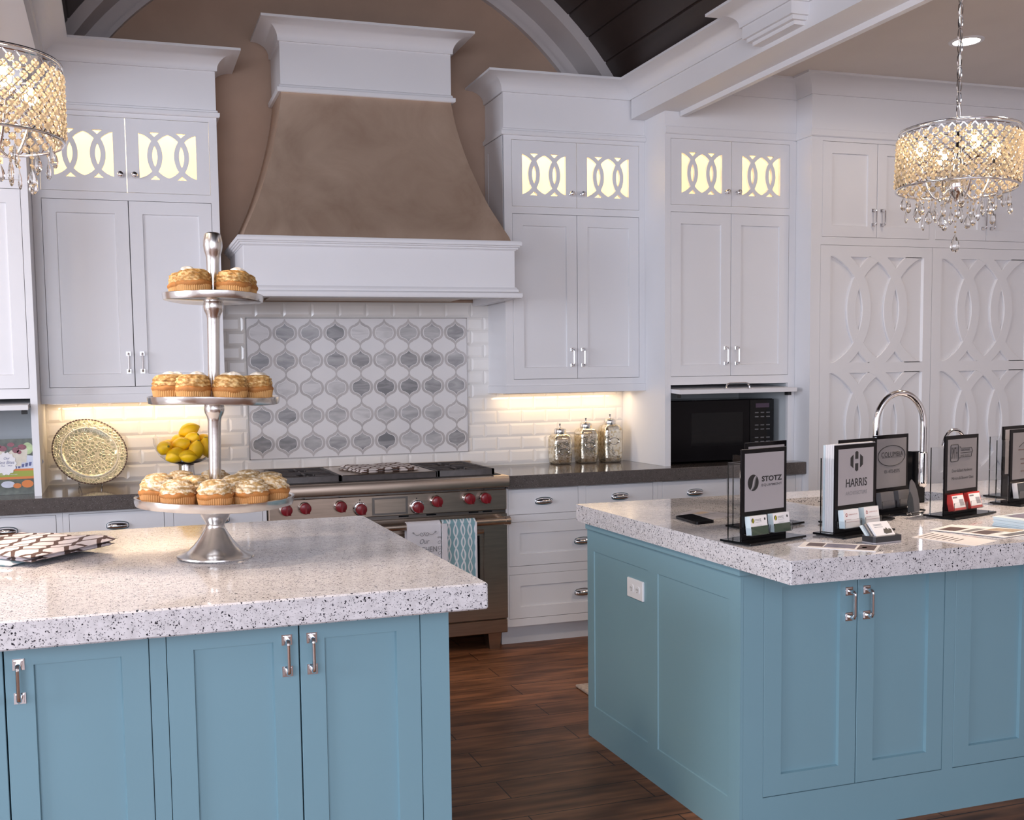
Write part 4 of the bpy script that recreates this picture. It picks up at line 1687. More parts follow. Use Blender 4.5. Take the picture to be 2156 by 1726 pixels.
# ------------------------------------------------------------------ islands
def island_door(parent, F, u0, u1, handle):
    shaker_door(parent, F, u0, u1, 0.140, 0.849, 'paint_teal', handle, rail=0.062, rw=0.064, depth=0.010, rs=0.026)


FI = front(-3.072)
i1 = thing('kitchen_island', 'pale blue kitchen island with the tiered cupcake stand on top', 'kitchen island', (-2.0, -2.5, 0.0))
mb = MB()
IX0 = -3.25
mb.box(IX0, IX0 + .02, -3.052, -1.922, 0, 0.852)
mb.box(-0.908, -0.888, -3.052, -1.922, 0, 0.852)
mb.box(IX0 + .02, -0.908, -1.942, -1.922, 0, 0.852)
mb.box(IX0 + .02, -0.908, -3.052, -1.942, 0.10, 0.12)
mb.build('carcass', 'paint_teal', i1)
dv = [(-2.915, -2.594), (-2.594, -2.276), (-2.238, -1.955 - .0), (-1.955, -1.634), (-1.596, -1.277), (-1.277, -0.964)]
mb = MB()
face_frame(mb, FI, IX0, -0.888, 0.0, 0.852, [(-2.915, -2.276, 0.14, 0.849), (-2.238, -1.634, 0.14, 0.849), (-1.596, -0.964, 0.14, 0.849)])
mb.build('face_frame', 'paint_teal', i1)
for (u0, u1), h in zip(dv, (-2.627, -2.562, -1.987, -1.923, -1.308, -1.246)):
    island_door(i1, FI, u0, u1, (h, 0.748, 0.079))
o = MB().box(-3.40, -0.828, -3.211, -1.852, 0.853, 0.919, 0.004).build('island_top', 'quartz_island')
tag(o, 'thick speckled white stone top of the island carrying the cupcake stand', 'countertop')

FJ = front(-2.967)
i2 = thing('kitchen_island', 'pale blue kitchen island with the sink and sign holders on top', 'kitchen island', (1.4, -2.44, 0.0))
JX1 = 2.94
mb = MB()
mb.box(JX1 - .02, JX1, -2.947, -1.922, 0, 0.852)
mb.box(0.056, 0.074, -2.947, -1.922, 0, 0.852)
mb.box(0.074, JX1 - .02, -1.942, -1.922, 0, 0.852)
mb.box(0.074, JX1 - .02, -2.947, -1.942, 0.10, 0.12)
mb.build('carcass', 'paint_teal', i2)
# end panel facing the aisle: frame with two sunk panels
FE = Face((0.052, 0, 0), (0, -1, 0), (-1, 0, 0))
mb = MB()
holes = [(1.978, 2.405, 0.130, 0.745), (2.473, 2.904, 0.130, 0.745)]
face_frame(mb, FE, 1.922, 2.967, 0.0, 0.8525, holes, t=0.010)
for h in holes:
    e = 0.004
    a0, a1, b0, b1 = h
    vs = [FE(u, w, -0.0002) for u, w in ((a0, b0), (a1, b0), (a1, b1), (a0, b1))] + [FE(u, w, -0.008) for u, w in ((a0 + e, b0 + e), (a1 - e, b0 + e), (a1 - e, b1 - e), (a0 + e, b1 - e))]
    mb.add(vs, [(4, 5, 6, 7), (0, 1, 5, 4), (1, 2, 6, 5), (2, 3, 7, 6), (3, 0, 4, 7)])
mb.build('end_panel', 'paint_teal', i2)
mb = MB()
mb.sweep([(0.052, -1.93), (0.052, -2.967), (0.076, -2.967)], [(0, 0.8265), (0.010, 0.8265), (0.012, 0.829), (0.012, 0.852), (0, 0.852)])
mb.build('top_trim', 'paint_teal', i2)
mb = MB()
jd = [(0.132, 0.467), (0.467, 0.800), (0.842, 1.177), (1.177, 1.512), (1.554, 1.889), (1.889, 2.224), (2.266, 2.58), (2.58, 2.89)]
face_frame(mb, FJ, 0.0625, JX1, 0.0, 0.852, [(0.132, 0.800, 0.14, 0.849), (0.842, 1.512, 0.14, 0.849), (1.554, 2.224, 0.14, 0.849), (2.266, 2.89, 0.14, 0.849)])
mb.build('face_frame', 'paint_teal', i2)
for k, (u0, u1) in enumerate(jd):
    h = u1 - .034 if k % 2 == 0 else u0 + .031
    island_door(i2, FJ, u0, u1, (h, 0.712, 0.079))
# top with a rounded sink opening
SX0, SX1, SY0, SY1 = 0.80, 1.52, -2.365, -2.075


def rounded(x0, x1, y0, y1, r, n=7):
    pts = []
    for cx, cy, a0_ in ((x1 - r, y1 - r, 0), (x0 + r, y1 - r, 90), (x0 + r, y0 + r, 180), (x1 - r, y0 + r, 270)):
        for k in range(n + 1):
            t = rad(a0_ + 90 * k / n)
            pts.append((cx + r * cos(t), cy + r * sin(t)))
    return pts


outer = rounded(0.023, 3.02, -3.244, -1.880, 0.004, 2)
hole = rounded(SX0, SX1, SY0, SY1, 0.09)
vs, fs = curve_solid(outer, [hole], 0.853, 0.919)
o = MB().add(vs, fs).build('island_top', 'quartz_island', smooth=20)
tag(o, 'thick speckled white stone top of the sink island', 'countertop')
sk = thing('sink', 'undermount bronze-dark sink bowl sunk in the right island top', 'sink', ((SX0 + SX1) / 2, (SY0 + SY1) / 2, 0.70))
rim = rounded(SX0 - .006, SX1 + .006, SY0 - .006, SY1 + .006, 0.094)
bot = rounded(SX0 + .02, SX1 - .02, SY0 + .02, SY1 - .02, 0.075)
n = len(rim)
vs = [(x, y, 0.852) for x, y in rim] + [(x, y, 0.69) for x, y in bot]
fs = [[k, (k + 1) % n, n + (k + 1) % n, n + k] for k in range(n)] + [list(range(n, 2 * n))]
MB().add(vs, fs).build('basin', 'sink_bronze', sk)
MB().lathe([(0.001, 0.6915), (0.04, 0.6915), (0.045, 0.6935)], ((SX0 + SX1) / 2, (SY0 + SY1) / 2, 0), 24, cap=False).build('drain', 'chrome', sk)

# electrical outlet on the island end
ot = thing('power_outlet', 'white double power outlet on the blue island end panel', 'outlet', (0.06, -2.315, 0.661))
MB().box(0.0490, 0.0585, -2.373, -2.257, 0.626, 0.696, 0.002).build('cover_plate', 'outlet_white', ot)
for yc_ in (-2.293, -2.337):
    mb = MB()
    FO = Face((0.0490, yc_, 0.661), (0, -1, 0), (-1, 0, 0))
    pts = [(0.0165 * cos(2 * pi * k / 24), max(-.0145, min(.0145, 0.0175 * sin(2 * pi * k / 24)))) for k in range(24)]
    mb.prism(pts, FO, 0.0, 0.0022)
    so = mb.build('socket', 'outlet_white', ot)
    mb = MB()
    fbox(mb, FO, -.007, -.005, -.002, .006, 0.002, 0.0026)
    fbox(mb, FO, .005, .007, -.002, .006, 0.002, 0.0026)
    fbox(mb, FO, -.002, .002, -.009, -.005, 0.002, 0.0026)
    mb.build('slots', 'ink_black', so)

# ------------------------------------------------------------------ tiered cupcake stand
ITOP, CTOP = 0.919, 0.913
SX, SY = -1.430, -2.56
st = thing('cupcake_stand', 'tall three-tier silver cupcake stand on the left island', 'cake stand', (SX, SY, ITOP))
prof = [(0.001, 0.0005), (0.108, 0.0005), (0.111, 0.003), (0.110, 0.007), (0.103, 0.009), (0.092, 0.012), (0.078, 0.021), (0.063, 0.035), (0.049, 0.052), (0.038, 0.069), (0.029, 0.083), (0.0262, 0.090), (0.0262, 0.096), (0.029, 0.101), (0.036, 0.112), (0.043, 0.125), (0.0475, 0.140), (0.0485, 0.156)]
MB().lathe(prof, (SX, SY, ITOP), 48).build('foot', 'cast_silver', st)


def tier(R, z, bt=0.016):
    def wob(t, i, r, zz):
        k = 1 + 0.006 * sin(5 * t + 1) + 0.004 * sin(9 * t)
        return r * k, zz + (0.0015 * sin(3 * t + R * 40) if r > R * .9 else 0)
    prof = [(0.001, z), (R * .95, z), (R * .985, z + .002), (R, z + bt * .5), (R * 1.003, z + bt), (R * .985, z + bt + .0015), (R * .965, z + bt - .002), (R * .955, z + bt * .45), (R * .92, z + bt * .38), (0.001, z + bt * .38)]
    return MB().lathe(prof, (SX, SY, ITOP), 72, fn=wob).build('tier_plate', 'cast_silver', st)


T1, T2, T3 = 0.152, 0.442, 0.733
tier(0.226, T1, 0.025)
tier(0.186, T2, 0.021)
tier(0.141, T3, 0.020)


def shaft(z0, z1, flare=True):
    prof = [(0.0165, z0), (0.0165, z0 + .04), (0.0172, z0 + (z1 - z0) * .3), (0.0178, z0 + (z1 - z0) * .6), (0.0185, z1 - .050), (0.0205, z1 - .038), (0.0265, z1 - .026), (0.029, z1 - .016), (0.0285, z1 - .006), (0.027, z1)]
    return MB().lathe(prof, (SX, SY, ITOP), 28).build('shaft', 'cast_silver', st)


shaft(T1 + .008, T2)
shaft(T2 + .006, T3)
z0 = T3 + .006
prof = [(0.0175, z0), (0.0178, z0 + .06), (0.0185, z0 + .10), (0.0195, z0 + .118), (0.0225, z0 + .128), (0.0255, z0 + .138), (0.0275, z0 + .150), (0.0272, z0 + .163), (0.0255, z0 + .172), (0.0245, z0 + .178), (0.0225, z0 + .184), (0.016, z0 + .188), (0.001, z0 + .189)]
MB().lathe(prof, (SX, SY, ITOP), 32).build('finial', 'cast_silver', st)

# the stand leans a little to the right
LEAN = rad(1.35)
st.rotation_euler = (0, LEAN, 0)
LM = Matrix.Rotation(LEAN, 3, 'Y')

# ------------------------------------------------------------------ cupcakes
rnd = random.Random(3)


def cupcake_proto(kind, seed):
    t = thing('cupcake', 'cupcake', 'cupcake', (0, 0, -5))
    rr = random.Random(seed)

    def flute(th, i, r, z):
        return r * (1 + 0.018 * (1 if (int(round(th / (2 * pi) * 96)) % 2) else -1)), z
    pale = kind != 'toasted'
    mb = MB()
    mb.lathe([(0.001, 0.0), (0.0415, 0.0), (0.0425, 0.001), (0.0450, 0.016), (0.0475, 0.031), (0.0465, 0.0312)], (0, 0, 0), 96, fn=lambda t_, i, r, z: flute(t_, i, r, z) if r > .03 else (r, z), cap=False)
    mb.build('wrapper', 'cupcake_wrapper' if not pale else 'cupcake_wrapper_pale', t, world=False, smooth=20)
    ph = [rr.uniform(0, 6.28) for _ in range(4)]

    def lump(th, i, r, z):
        return r * (1 + .018 * sin(3 * th + ph[0]) + .012 * sin(7 * th + ph[1])), z + .0012 * sin(4 * th + ph[2])
    MB().lathe([(0.044, 0.0245), (0.0480, 0.0300), (0.0500, 0.0350), (0.0490, 0.0395), (0.0450, 0.0430), (0.020, 0.045), (0.001, 0.045)], (0, 0, 0), 40, fn=lump, cap=False).build('cake', 'cupcake_cake', t, world=False, smooth=60)
    mb = MB()
    vs, fs = [], []
    n, m = 72, 26
    top = 0.036 if kind == 'toasted' else 0.041
    for j in range(m + 1):
        v = j / m
        for k in range(n):
            th = 2 * pi * k / n
            if kind == 'toasted':
                r = 0.0455 * (1 - v ** 3.2) ** 0.5 if v < 1 else 0.0
                r = max(r, 0.0005)
                z = 0.0395 + top * (1 - (1 - v) ** 1.5)
                d = 0.0022 * sin(6 * th + 9 * v + ph[0]) * sin(5 * th - 14 * v + ph[1]) + 0.0016 * sin(17 * th + 23 * v + ph[2]) + rr.uniform(-.0006, .0006)
                z += (0.0012 * sin(11 * th - 8 * v + ph[3])) * (1 - v)
            else:
                turn = th + v * 2.6 * 2 * pi
                r = 0.0455 * (1 - v ** 2.2) ** 0.62 if v < 1 else 0.0
                r = max(r, 0.0005)
                z = 0.0385 + top * (1 - (1 - v) ** 1.35)
                d = 0.0030 * sin(9 * th + 16 * v + ph[0]) * (0.4 + 0.6 * (1 - v)) + 0.0022 * sin(turn * 1.0 + ph[1]) + 0.0012 * sin(23 * th + 30 * v) + rr.uniform(-.0005, .0005)
                z += 0.0026 * sin(9 * th + 14 * v + ph[2]) * (1 - v)
            rn = max(0.0004, r + d * min(1, r / .02))
            vs.append((rn * cos(th), rn * sin(th), z))
    for j in range(m):
        for k in range(n):
            a, b2 = j * n + k, j * n + (k + 1) % n
            fs.append([a, b2, b2 + n, a + n])
    mb.add(vs, fs)
    fr = mb.build('frosting', 'frosting_toasted' if kind == 'toasted' else 'frosting_swirl', t, world=False, smooth=70)
    if kind == 'toasted':
        mb = MB()
        cxo, cyo = rr.uniform(-.016, .016), rr.uniform(-.016, .016)
        vs, fs = [], []
        n2, m2 = 28, 10
        for j in range(m2 + 1):
            v = j / m2
            for k in range(n2):
                th = 2 * pi * k / n2
                r = 0.021 * (1 - v ** 2.4) ** .6 if v < 1 else .0003
                r = max(.0003, r * (1 + .14 * sin(4 * th + ph[0] + 5 * v) + .08 * sin(7 * th + ph[1])))
                vs.append((cxo + r * cos(th), cyo + r * sin(th), 0.0675 + .0165 * v))
        for j in range(m2):
            for k in range(n2):
                a, b2 = j * n2 + k, j * n2 + (k + 1) % n2
                fs.append([a, b2, b2 + n2, a + n2])
        mb.add(vs, fs).build('cream_dollop', 'cream', fr, world=False, smooth=70)
    return t


protos = {'toasted': [cupcake_proto('toasted', 11), cupcake_proto('toasted', 12), cupcake_proto('toasted', 13)],
          'swirl': [cupcake_proto('swirl', 21), cupcake_proto('swirl', 22), cupcake_proto('swirl', 23)]}
used = set()


def put_cupcake(kind, x, y, z, label, group):
    i = rnd.randrange(3)
    p = protos[kind][i]
    loc, rz = Vector((SX, SY, ITOP)) + LM @ Vector((x, y, z)), rnd.uniform(0, 6.28)
    if (kind, i) not in used:
        used.add((kind, i))
        p.location, p.rotation_euler = loc, (0, LEAN, rz)
        ROOT[p.name] = Vector(loc)
        p['label'], p['group'] = label, group
        return p
    return dup(p, loc, rz, label, group)


# direction from the stand toward the camera is angle zero, positive to the right of the photo
dv_ = Vector((-1.679 - SX, -5.574 - SY)).normalized()
rv_ = Vector((-dv_.y, dv_.x))


def ringpos(R, deg):
    p = dv_ * (R * cos(rad(deg))) + rv_ * (R * sin(rad(deg)))
    return p.x, p.y


low = {0: 'white-topped swirl cupcake at the front centre of the bottom tier', -36: 'tan-dusted cupcake just left of front centre on the bottom tier',
       36: 'tan-dusted cupcake just right of front centre on the bottom tier', -72: 'white swirl cupcake at the left edge of the bottom tier',
       72: 'tan-dusted cupcake at the right edge of the bottom tier, nearest the range knobs', -108: 'cupcake at the left back of the bottom tier, behind the white swirl one',
       108: 'cupcake at the right back of the bottom tier, in front of the burner grate', 144: 'cupcake at the back right of the bottom tier, only its frosting showing',
       -144: 'cupcake at the back left of the bottom tier, in front of the lemon bowl foot', 180: 'cupcake at the very back of the bottom tier behind the shaft'}
for a, lb in low.items():
    x, y = ringpos(0.168, a)
    put_cupcake('swirl', x, y, T1 + .0102, lb, 'cupcakes on the bottom tier')
for a, lb in ((-55, 'inner cupcake left of the shaft on the bottom tier'), (55, 'inner cupcake right of the shaft on the bottom tier'), (180, 'inner cupcake behind the shaft on the bottom tier')):
    x, y = ringpos(0.070, a)
    put_cupcake('swirl', x, y, T1 + .0102, lb, 'cupcakes on the bottom tier')
mid = {-72: 'toasted cupcake at the left end of the middle tier', -26: 'toasted cupcake left of the shaft at the front of the middle tier',
       20: 'toasted cupcake with a white dollop right of the shaft on the middle tier', 66: 'toasted cupcake at the right end of the middle tier',
       112: 'cupcake at the back right of the middle tier', 158: 'cupcake at the back of the middle tier behind the shaft', -118: 'cupcake at the back left of the middle tier'}
for a, lb in mid.items():
    x, y = ringpos(0.128, a)
    put_cupcake('toasted', x, y, T2 + .0085, lb, 'cupcakes on the middle tier')
up_ = {-38: 'toasted cupcake with a white top left of the shaft on the top tier', 42: 'toasted cupcake right of the shaft on the top tier',
       112: 'toasted cupcake behind the right one on the top tier', -112: 'toasted cupcake at the left back of the top tier'}
for a, lb in up_.items():
    x, y = ringpos(0.083, a)
    put_cupcake('toasted', x, y, T3 + .0082, lb, 'cupcakes on the top tier')

# ------------------------------------------------------------------ lemon bowl
BXc, BYc = -1.368, -0.235
bw_ = thing('pedestal_bowl', 'glass pedestal bowl full of lemons, its foot fading to mirrored silver', 'bowl', (BXc, BYc, CTOP))
MB().lathe([(0.001, .0005), (0.078, .0005), (0.080, .003), (0.077, .006), (0.062, .014), (0.050, .030), (0.042, .052), (0.0385, .075), (0.038, .094), (0.042, .100), (0.030, .104), (0.001, .104)], (BXc, BYc, CTOP), 40).build('foot', 'nickel', bw_)
outp = [(0.040, .100), (0.075, .108), (0.105, .122), (0.130, .145), (0.148, .175), (0.157, .205), (0.160, .235)]
inn = [(0.157, .235), (0.154, .206), (0.145, .178), (0.127, .150), (0.103, .128), (0.072, .114), (0.001, .110)]
mb = MB().lathe(outp + inn, (BXc, BYc, CTOP), 48, cap=False)
mb.build('bowl', 'bowl_glass', bw_)
MB().lathe([(0.001, .1105), (0.072, .1145), (0.103, .1285), (0.1035, .1305), (0.070, .118), (0.001, .113)], (BXc, BYc, CTOP), 40, cap=False).build('silvered_base', 'nickel', bw_)


def lemon_shape(p):
    k = abs(p.z)
    e = max(0, (k - .80) / .20)
    return Vector((p.x, p.y, p.z * (1 + 0.16 * e * e)))


lp = None
lem = [(-0.105, -0.055, .188, 80, 20, 0.044, 'lemon at the left rim of the glass bowl'),
       (-0.055, -0.085, .152, 70, 115, 0.046, 'lemon low at the front left of the bowl with its stem end showing'),
       (0.005, -0.105, .145, 82, -80, 0.040, 'small lemon at the bottom front of the bowl pointing at the viewer'),
       (0.045, -0.082, .172, 25, 30, 0.046, 'lemon standing tilted at the front right of the bowl'),
       (0.100, -0.050, .182, 20, -20, 0.046, 'upright lemon at the right of the bowl behind the stand shaft'),
       (-0.025, -0.045, .200, 75, 60, 0.045, 'lemon in the middle of the bowl above the small front one'),
       (0.030, -0.02, .222, 60, 40, 0.045, 'lemon in the upper middle of the pile'),
       (-0.035, 0.03, .215, 80, 10, 0.042, 'lemon behind the middle of the pile with a dark stem end'),
       (0.022, 0.035, .268, 72, 100, 0.046, 'topmost lemon of the pile'),
       (-0.085, 0.035, .186, 60, 150, 0.044, 'lemon at the back left of the bowl'),
       (0.088, 0.030, .212, 75, 30, 0.044, 'lemon at the back right of the bowl'),
       (0.03, 0.085, .190, 70, 80, 0.044, 'lemon at the back of the bowl')]
for k, (x, y, z, tilt, az, r, lb) in enumerate(lem):
    if lp is None:
        lp = thing('lemon', lb, 'lemon', (0, 0, 0), group='lemons in the pedestal bowl')
        b_ = MB().ball((0, 0, 0), .80, .80, 1.06, 24, 18, fn=lemon_shape).build('peel', 'lemon', lp, world=False, smooth=80)
        MB().lathe([(0.13, 1.14), (0.14, 1.20), (0.10, 1.235), (0.001, 1.24)], (0, 0, 0), 12, cap=False).build('stem_end', 'lemon_stem', lp, world=False)
        o = lp
    else:
        o = dup(lp, (0, 0, 0))
    o['label'], o['group'] = lb, 'lemons in the pedestal bowl'
    o.location = (BXc + x, BYc + y, CTOP + z)
    o.rotation_euler = (rad(tilt), 0, rad(az))
    o.scale = (r, r, r)

# ------------------------------------------------------------------ mosaic plate on its easel
PCx, PCy, PCz = -1.832, -0.150, CTOP + 0.1655
pl = thing('mosaic_plate', 'round gold-green mosaic glass charger plate leaning on an easel', 'plate', (PCx, PCy, PCz))
pl.rotation_euler = (rad(60), rad(0), rad(16))
# plate lies in local xy with its face toward +z
K = 1.045
mb = MB()
mb.lathe([(0.133 * K, 0.0145), (0.172 * K, 0.022), (0.173 * K, 0.018), (0.130 * K, 0.008)], (0, 0, 0), 72, cap=False)
mb.build('rim', 'plate_mosaic', pl, world=False)
mb = MB()
mb.lathe([(0.001, 0.004), (0.112 * K, 0.004), (0.120 * K, 0.007), (0.128 * K, 0.013), (0.133 * K, 0.0145), (0.130 * K, 0.008), (0.110 * K, -0.001), (0.001, -0.001)], (0, 0, 0), 72, cap=False)
mb.build('well', 'plate_mosaic', pl, world=False)
mb = MB()
mb.ring((0, 0, 0.0150), 0.1305 * K, 0.0030, 72, 8)
mb.ring((0, 0, 0.0155), 0.1410 * K, 0.0016, 72, 6)
mb.build('well_bead', 'cream', pl, world=False)
mb = MB()
for k in range(72):
    t0, t1 = 2 * pi * (k + .12) / 72, 2 * pi * (k + .88) / 72
    vs = []
    for r, z in ((0.1690, 0.0222), (0.1755, 0.0235), (0.1755, 0.0205), (0.1690, 0.019)):
        vs += [(r * K * cos(t0), r * K * sin(t0), z), (r * K * cos(t1), r * K * sin(t1), z)]
    mb.add(vs, [(0, 1, 3, 2), (2, 3, 5, 4), (4, 5, 7, 6), (6, 7, 1, 0), (0, 2, 4, 6), (1, 7, 5, 3)])
mb.build('rim_tile_pattern', 'ink_brown', pl, world=False, smooth=0)
es = thing('plate_easel', 'thin wire easel holding the mosaic plate', 'plate stand', (PCx, PCy, CTOP))
mb = MB()
for s in (-1, 1):
    x = PCx + s * .055
    mb.tube([(x, PCy - .060, CTOP + .022), (x, PCy - .066, CTOP + .006), (x, PCy - .02, CTOP + .004), (x, PCy + .075, CTOP + .004), (PCx + s * .03, PCy + .055, CTOP + .10), (PCx + s * .015, PCy + .088, CTOP + .20)], 0.0022, 6)
mb.tube([(PCx - .055, PCy - .060, CTOP + .022), (PCx - .05, PCy - .074, CTOP + .030), (PCx + .05, PCy - .074, CTOP + .030), (PCx + .055, PCy - .060, CTOP + .022)], 0.0022, 6)
mb.build('wire_frame', 'chrome', es)

# ------------------------------------------------------------------ mercury glass canisters


def canister(x, y, h, ov, label):
    t = thing('canister', label, 'canister', (x, y, CTOP), group='mercury glass canisters beside the tall cabinet')
    w = 0.056
    prof = [(0.80, .0005), (0.90, .003), (0.92, .012), (0.97, .03), (1.0, .06), (1.0, h - .045), (0.985, h - .030), (0.93, h - .016), (0.80, h - .004), (0.62, h + .002), (0.56, h + .004)]
    vs, fs = [], []
    seg = 48
    rr = random.Random(int(h * 1000))
    for i, (k, z) in enumerate(prof):
        for q in range(seg):
            t_ = 2 * pi * (q + .5) / seg
            # rounded square section
            c, s = cos(t_), sin(t_)
            p = 9
            rad_ = 1 / (abs(c) ** p + abs(s) ** p) ** (1 / p)
            r = w * k * rad_ + (rr.uniform(-.0012, .0012) if 3 <= i <= 6 else 0)
            vs.append((x + r * c, y + r * s, CTOP + z))
    for i in range(len(prof) - 1):
        for q in range(seg):
            a, b2 = i * seg + q, i * seg + (q + 1) % seg
            fs.append([a, b2, b2 + seg, a + seg])
    fs.append(list(range(seg))[::-1])
    fs.append([(len(prof) - 1) * seg + q for q in range(seg)])
    b_ = MB().add(vs, fs).build('jar', 'mercury_glass', t, smooth=60)
    mb = MB()
    pts = [(x + .030 * cos(2 * pi * k / 32), y - w - .002, CTOP + ov + .019 * sin(2 * pi * k / 32)) for k in range(32)]
    mb.tube(pts, 0.0026, 6, closed=True)
    md = mb.build('oval_medallion', 'nickel', b_)
    mb = MB()
    mb.lathe([(0.001, h + .003), (0.0330, h + .003), (0.0340, h + .008), (0.0335, h + .025), (0.031, h + .032), (0.025, h + .036), (0.010, h + .038), (0.0045, h + .041), (0.0035, h + .052), (0.0055, h + .058), (0.0055, h + .062), (0.001, h + .063)], (x, y, CTOP), 28)
    mb.build('lid', 'nickel', t)


canister(0.757, -0.076, 0.172, 0.075, 'shortest of the three square silver canisters, nearest the range')
canister(0.922, -0.076, 0.200, 0.105, 'middle-height square silver canister between the other two')
canister(1.066, -0.100, 0.219, 0.127, 'tallest of the three square silver canisters, beside the tall cabinet')

# ------------------------------------------------------------------ cloths


def folded(parent, name, mat, x0, x1, y0, y1, z0, t, seed, nx=26, ny=26, sag=0.0):
    rr = random.Random(seed)
    ph = [rr.uniform(0, 6.28) for _ in range(6)]
    vs, fs = [], []

    def pt(i, j, top):
        u, v = i / nx, j / ny
        ex = min(u, 1 - u) * (x1 - x0)
        ey = min(v, 1 - v) * (y1 - y0)
        e = min(ex, ey)
        r = t * .5
        k = 1.0 if e >= r else sqrt(max(0, 1 - (1 - e / r) ** 2))
        wob = .0022 * (sin(9 * u + 5 * v + ph[0]) + sin(13 * v - 6 * u + ph[1]))
        z = z0 + t * .5 + (t * .5 * k + wob * k) * (1 if top else -1) * (1 if top else 1)
        if not top: z = z0 + t * .5 - t * .5 * k
        return (x0 + (x1 - x0) * u + .004 * sin(7 * v + ph[2]), y0 + (y1 - y0) * v + .004 * sin(6 * u + ph[3]), z)
    for top in (1, 0):
        for j in range(ny + 1):
            for i in range(nx + 1):
                vs.append(pt(i, j, top))
    N = (nx + 1) * (ny + 1)
    for j in range(ny):
        for i in range(nx):
            a = j * (nx + 1) + i
            fs.append([a, a + 1, a + nx + 2, a + nx + 1])
            fs.append([N + a, N + a + nx + 1, N + a + nx + 2, N + a + 1])
    for i in range(nx):
        for j in (0, ny):
            a = j * (nx + 1) + i
            fs.append([a, N + a, N + a + 1, a + 1])
    for j in range(ny):
        for i in (0, nx):
            a = j * (nx + 1) + i
            fs.append([a, a + nx + 1, N + a + nx + 1, N + a])
    return MB().add(vs, fs).build(name, mat, parent, world=False, smooth=60)


tw = thing('folded_towel', 'folded brown and white trellis-print towel on the left island', 'towel', (-1.925, -2.545, ITOP), rad(48.5))
folded(tw, 'lower_fold', 'print_brown', 0.004, 0.335, 0.004, 0.40, 0.0125, 0.012, 5)
folded(tw, 'upper_fold', 'print_brown', -0.004, 0.345, -0.002, 0.395, 0.0245, 0.013, 6)
tb = thing('folded_towel', 'pale teal and white towel peeking from under the brown one on the left island', 'towel', (-1.955, -2.515, ITOP), rad(52))
folded(tb, 'cloth', 'print_teal_pale', -0.02, 0.27, 0.03, 0.40, 0.0005, 0.012, 8)
gt = thing('folded_towel', 'folded brown and white towel lying on the range griddle cover', 'towel', (-0.40, -0.40, 0.951), rad(12))
folded(gt, 'lower_fold', 'print_brown_small', -0.165, 0.165, -0.14, 0.17, 0.0005, 0.012, 15)
folded(gt, 'upper_fold', 'print_brown_small', -0.160, 0.170, -0.135, 0.165, 0.012, 0.012, 16)


def hung_towel(name, label, mat, x0, x1, zb_front, zb_back, seed, fringe=False):
    t = thing(name, label, 'towel', ((x0 + x1) / 2, HY, HZ))
    rr = random.Random(seed)
    ph = [rr.uniform(0, 6.28) for _ in range(3)]
    R0, R1 = 0.0202, 0.0238
    path = []
    for k in range(15):
        path.append((-1, zb_front + (HZ - zb_front) * k / 14))
    arc = 10
    vs, fs = [], []
    nx = 22

    def prof(r):
        pts = [(HY - r, zb_front + (HZ - zb_front) * k / 14) for k in range(15)]
        for k in range(1, arc):
            a = pi - pi * k / arc
            pts.append((HY + r * cos(a), HZ + r * sin(a)))
        pts += [(HY + r, HZ - (HZ - zb_back) * k / 8) for k in range(0, 9)]
        return pts
    po, pi_ = prof(R1), prof(R0)
    L = len(po)
    for lay in (po, pi_):
        for k, (y, z) in enumerate(lay):
            for i in range(nx + 1):
                u = i / nx
                drop = max(0.0, (HZ - z)) / (HZ - zb_front)
                yy = y + (-.0045 * drop * (1 + sin(11 * u + ph[0])) if k < 15 else .0)
                xx = x0 + (x1 - x0) * u
                vs.append((xx, yy, z + .0015 * sin(8 * u + ph[1]) * (1 if k == 0 else 0)))
    N = L * (nx + 1)
    for k in range(L - 1):
        for i in range(nx):
            a = k * (nx + 1) + i
            fs.append([a, a + 1, a + nx + 2, a + nx + 1])
            fs.append([N + a, N + a + nx + 1, N + a + nx + 2, N + a + 1])
    for k in range(L - 1):
        for i in (0, nx):
            a = k * (nx + 1) + i
            fs.append([a, a + nx + 1, N + a + nx + 1, N + a])
    for k in (0, L - 1):
        for i in range(nx):
            a = k * (nx + 1) + i
            fs.append([a, N + a, N + a + 1, a + 1])
    MB().add(vs, fs).build('cloth', mat, t, smooth=60)
    return t


wt = hung_towel('dish_towel', 'white dish towel with Our Kitchen lettering hanging on the oven handle', 'towel_white', -0.348, -0.174, 0.36, 0.42, 31)
FT = front(HY - 0.0238 - 0.0095)
mb = MB()
text_into(mb, FT, 'Our', -0.262, 0.618, height=0.024, width=0.050, shear=0.35)
text_into(mb, FT, 'KITCHEN', -0.262, 0.577, height=0.027, width=0.126)
mb.build('printed_lettering', 'ink_grey', wt, smooth=0)
mb = MB()
xm = -0.262
for s in (-1, 1):
    pts = []
    for k in range(40):
        a = k / 39 * 2.6 * pi
        r = 0.013 * (1 - k / 46)
        pts.append(FT(xm + s * (0.014 + r * cos(a + 2.4)), 0.655 + r * sin(a + 2.4), 0.0006))
    mb.tube(pts, 0.0011, 5)
    pts = [FT(xm + s * (0.024 + 0.034 * k / 14), 0.655 - .007 * sin(k / 14 * pi * 1.2) + .004 * k / 14, 0.0006) for k in range(15)]
    mb.tube(pts, 0.0011, 5)
    pts = []
    for k in range(18):
        a = k / 17 * 1.7 * pi
        r = .0055 * (1 - k / 30)
        pts.append(FT(xm + s * (0.057 + r * cos(a)), 0.661 + r * sin(a), 0.0006))
    mb.tube(pts, 0.0011, 5)
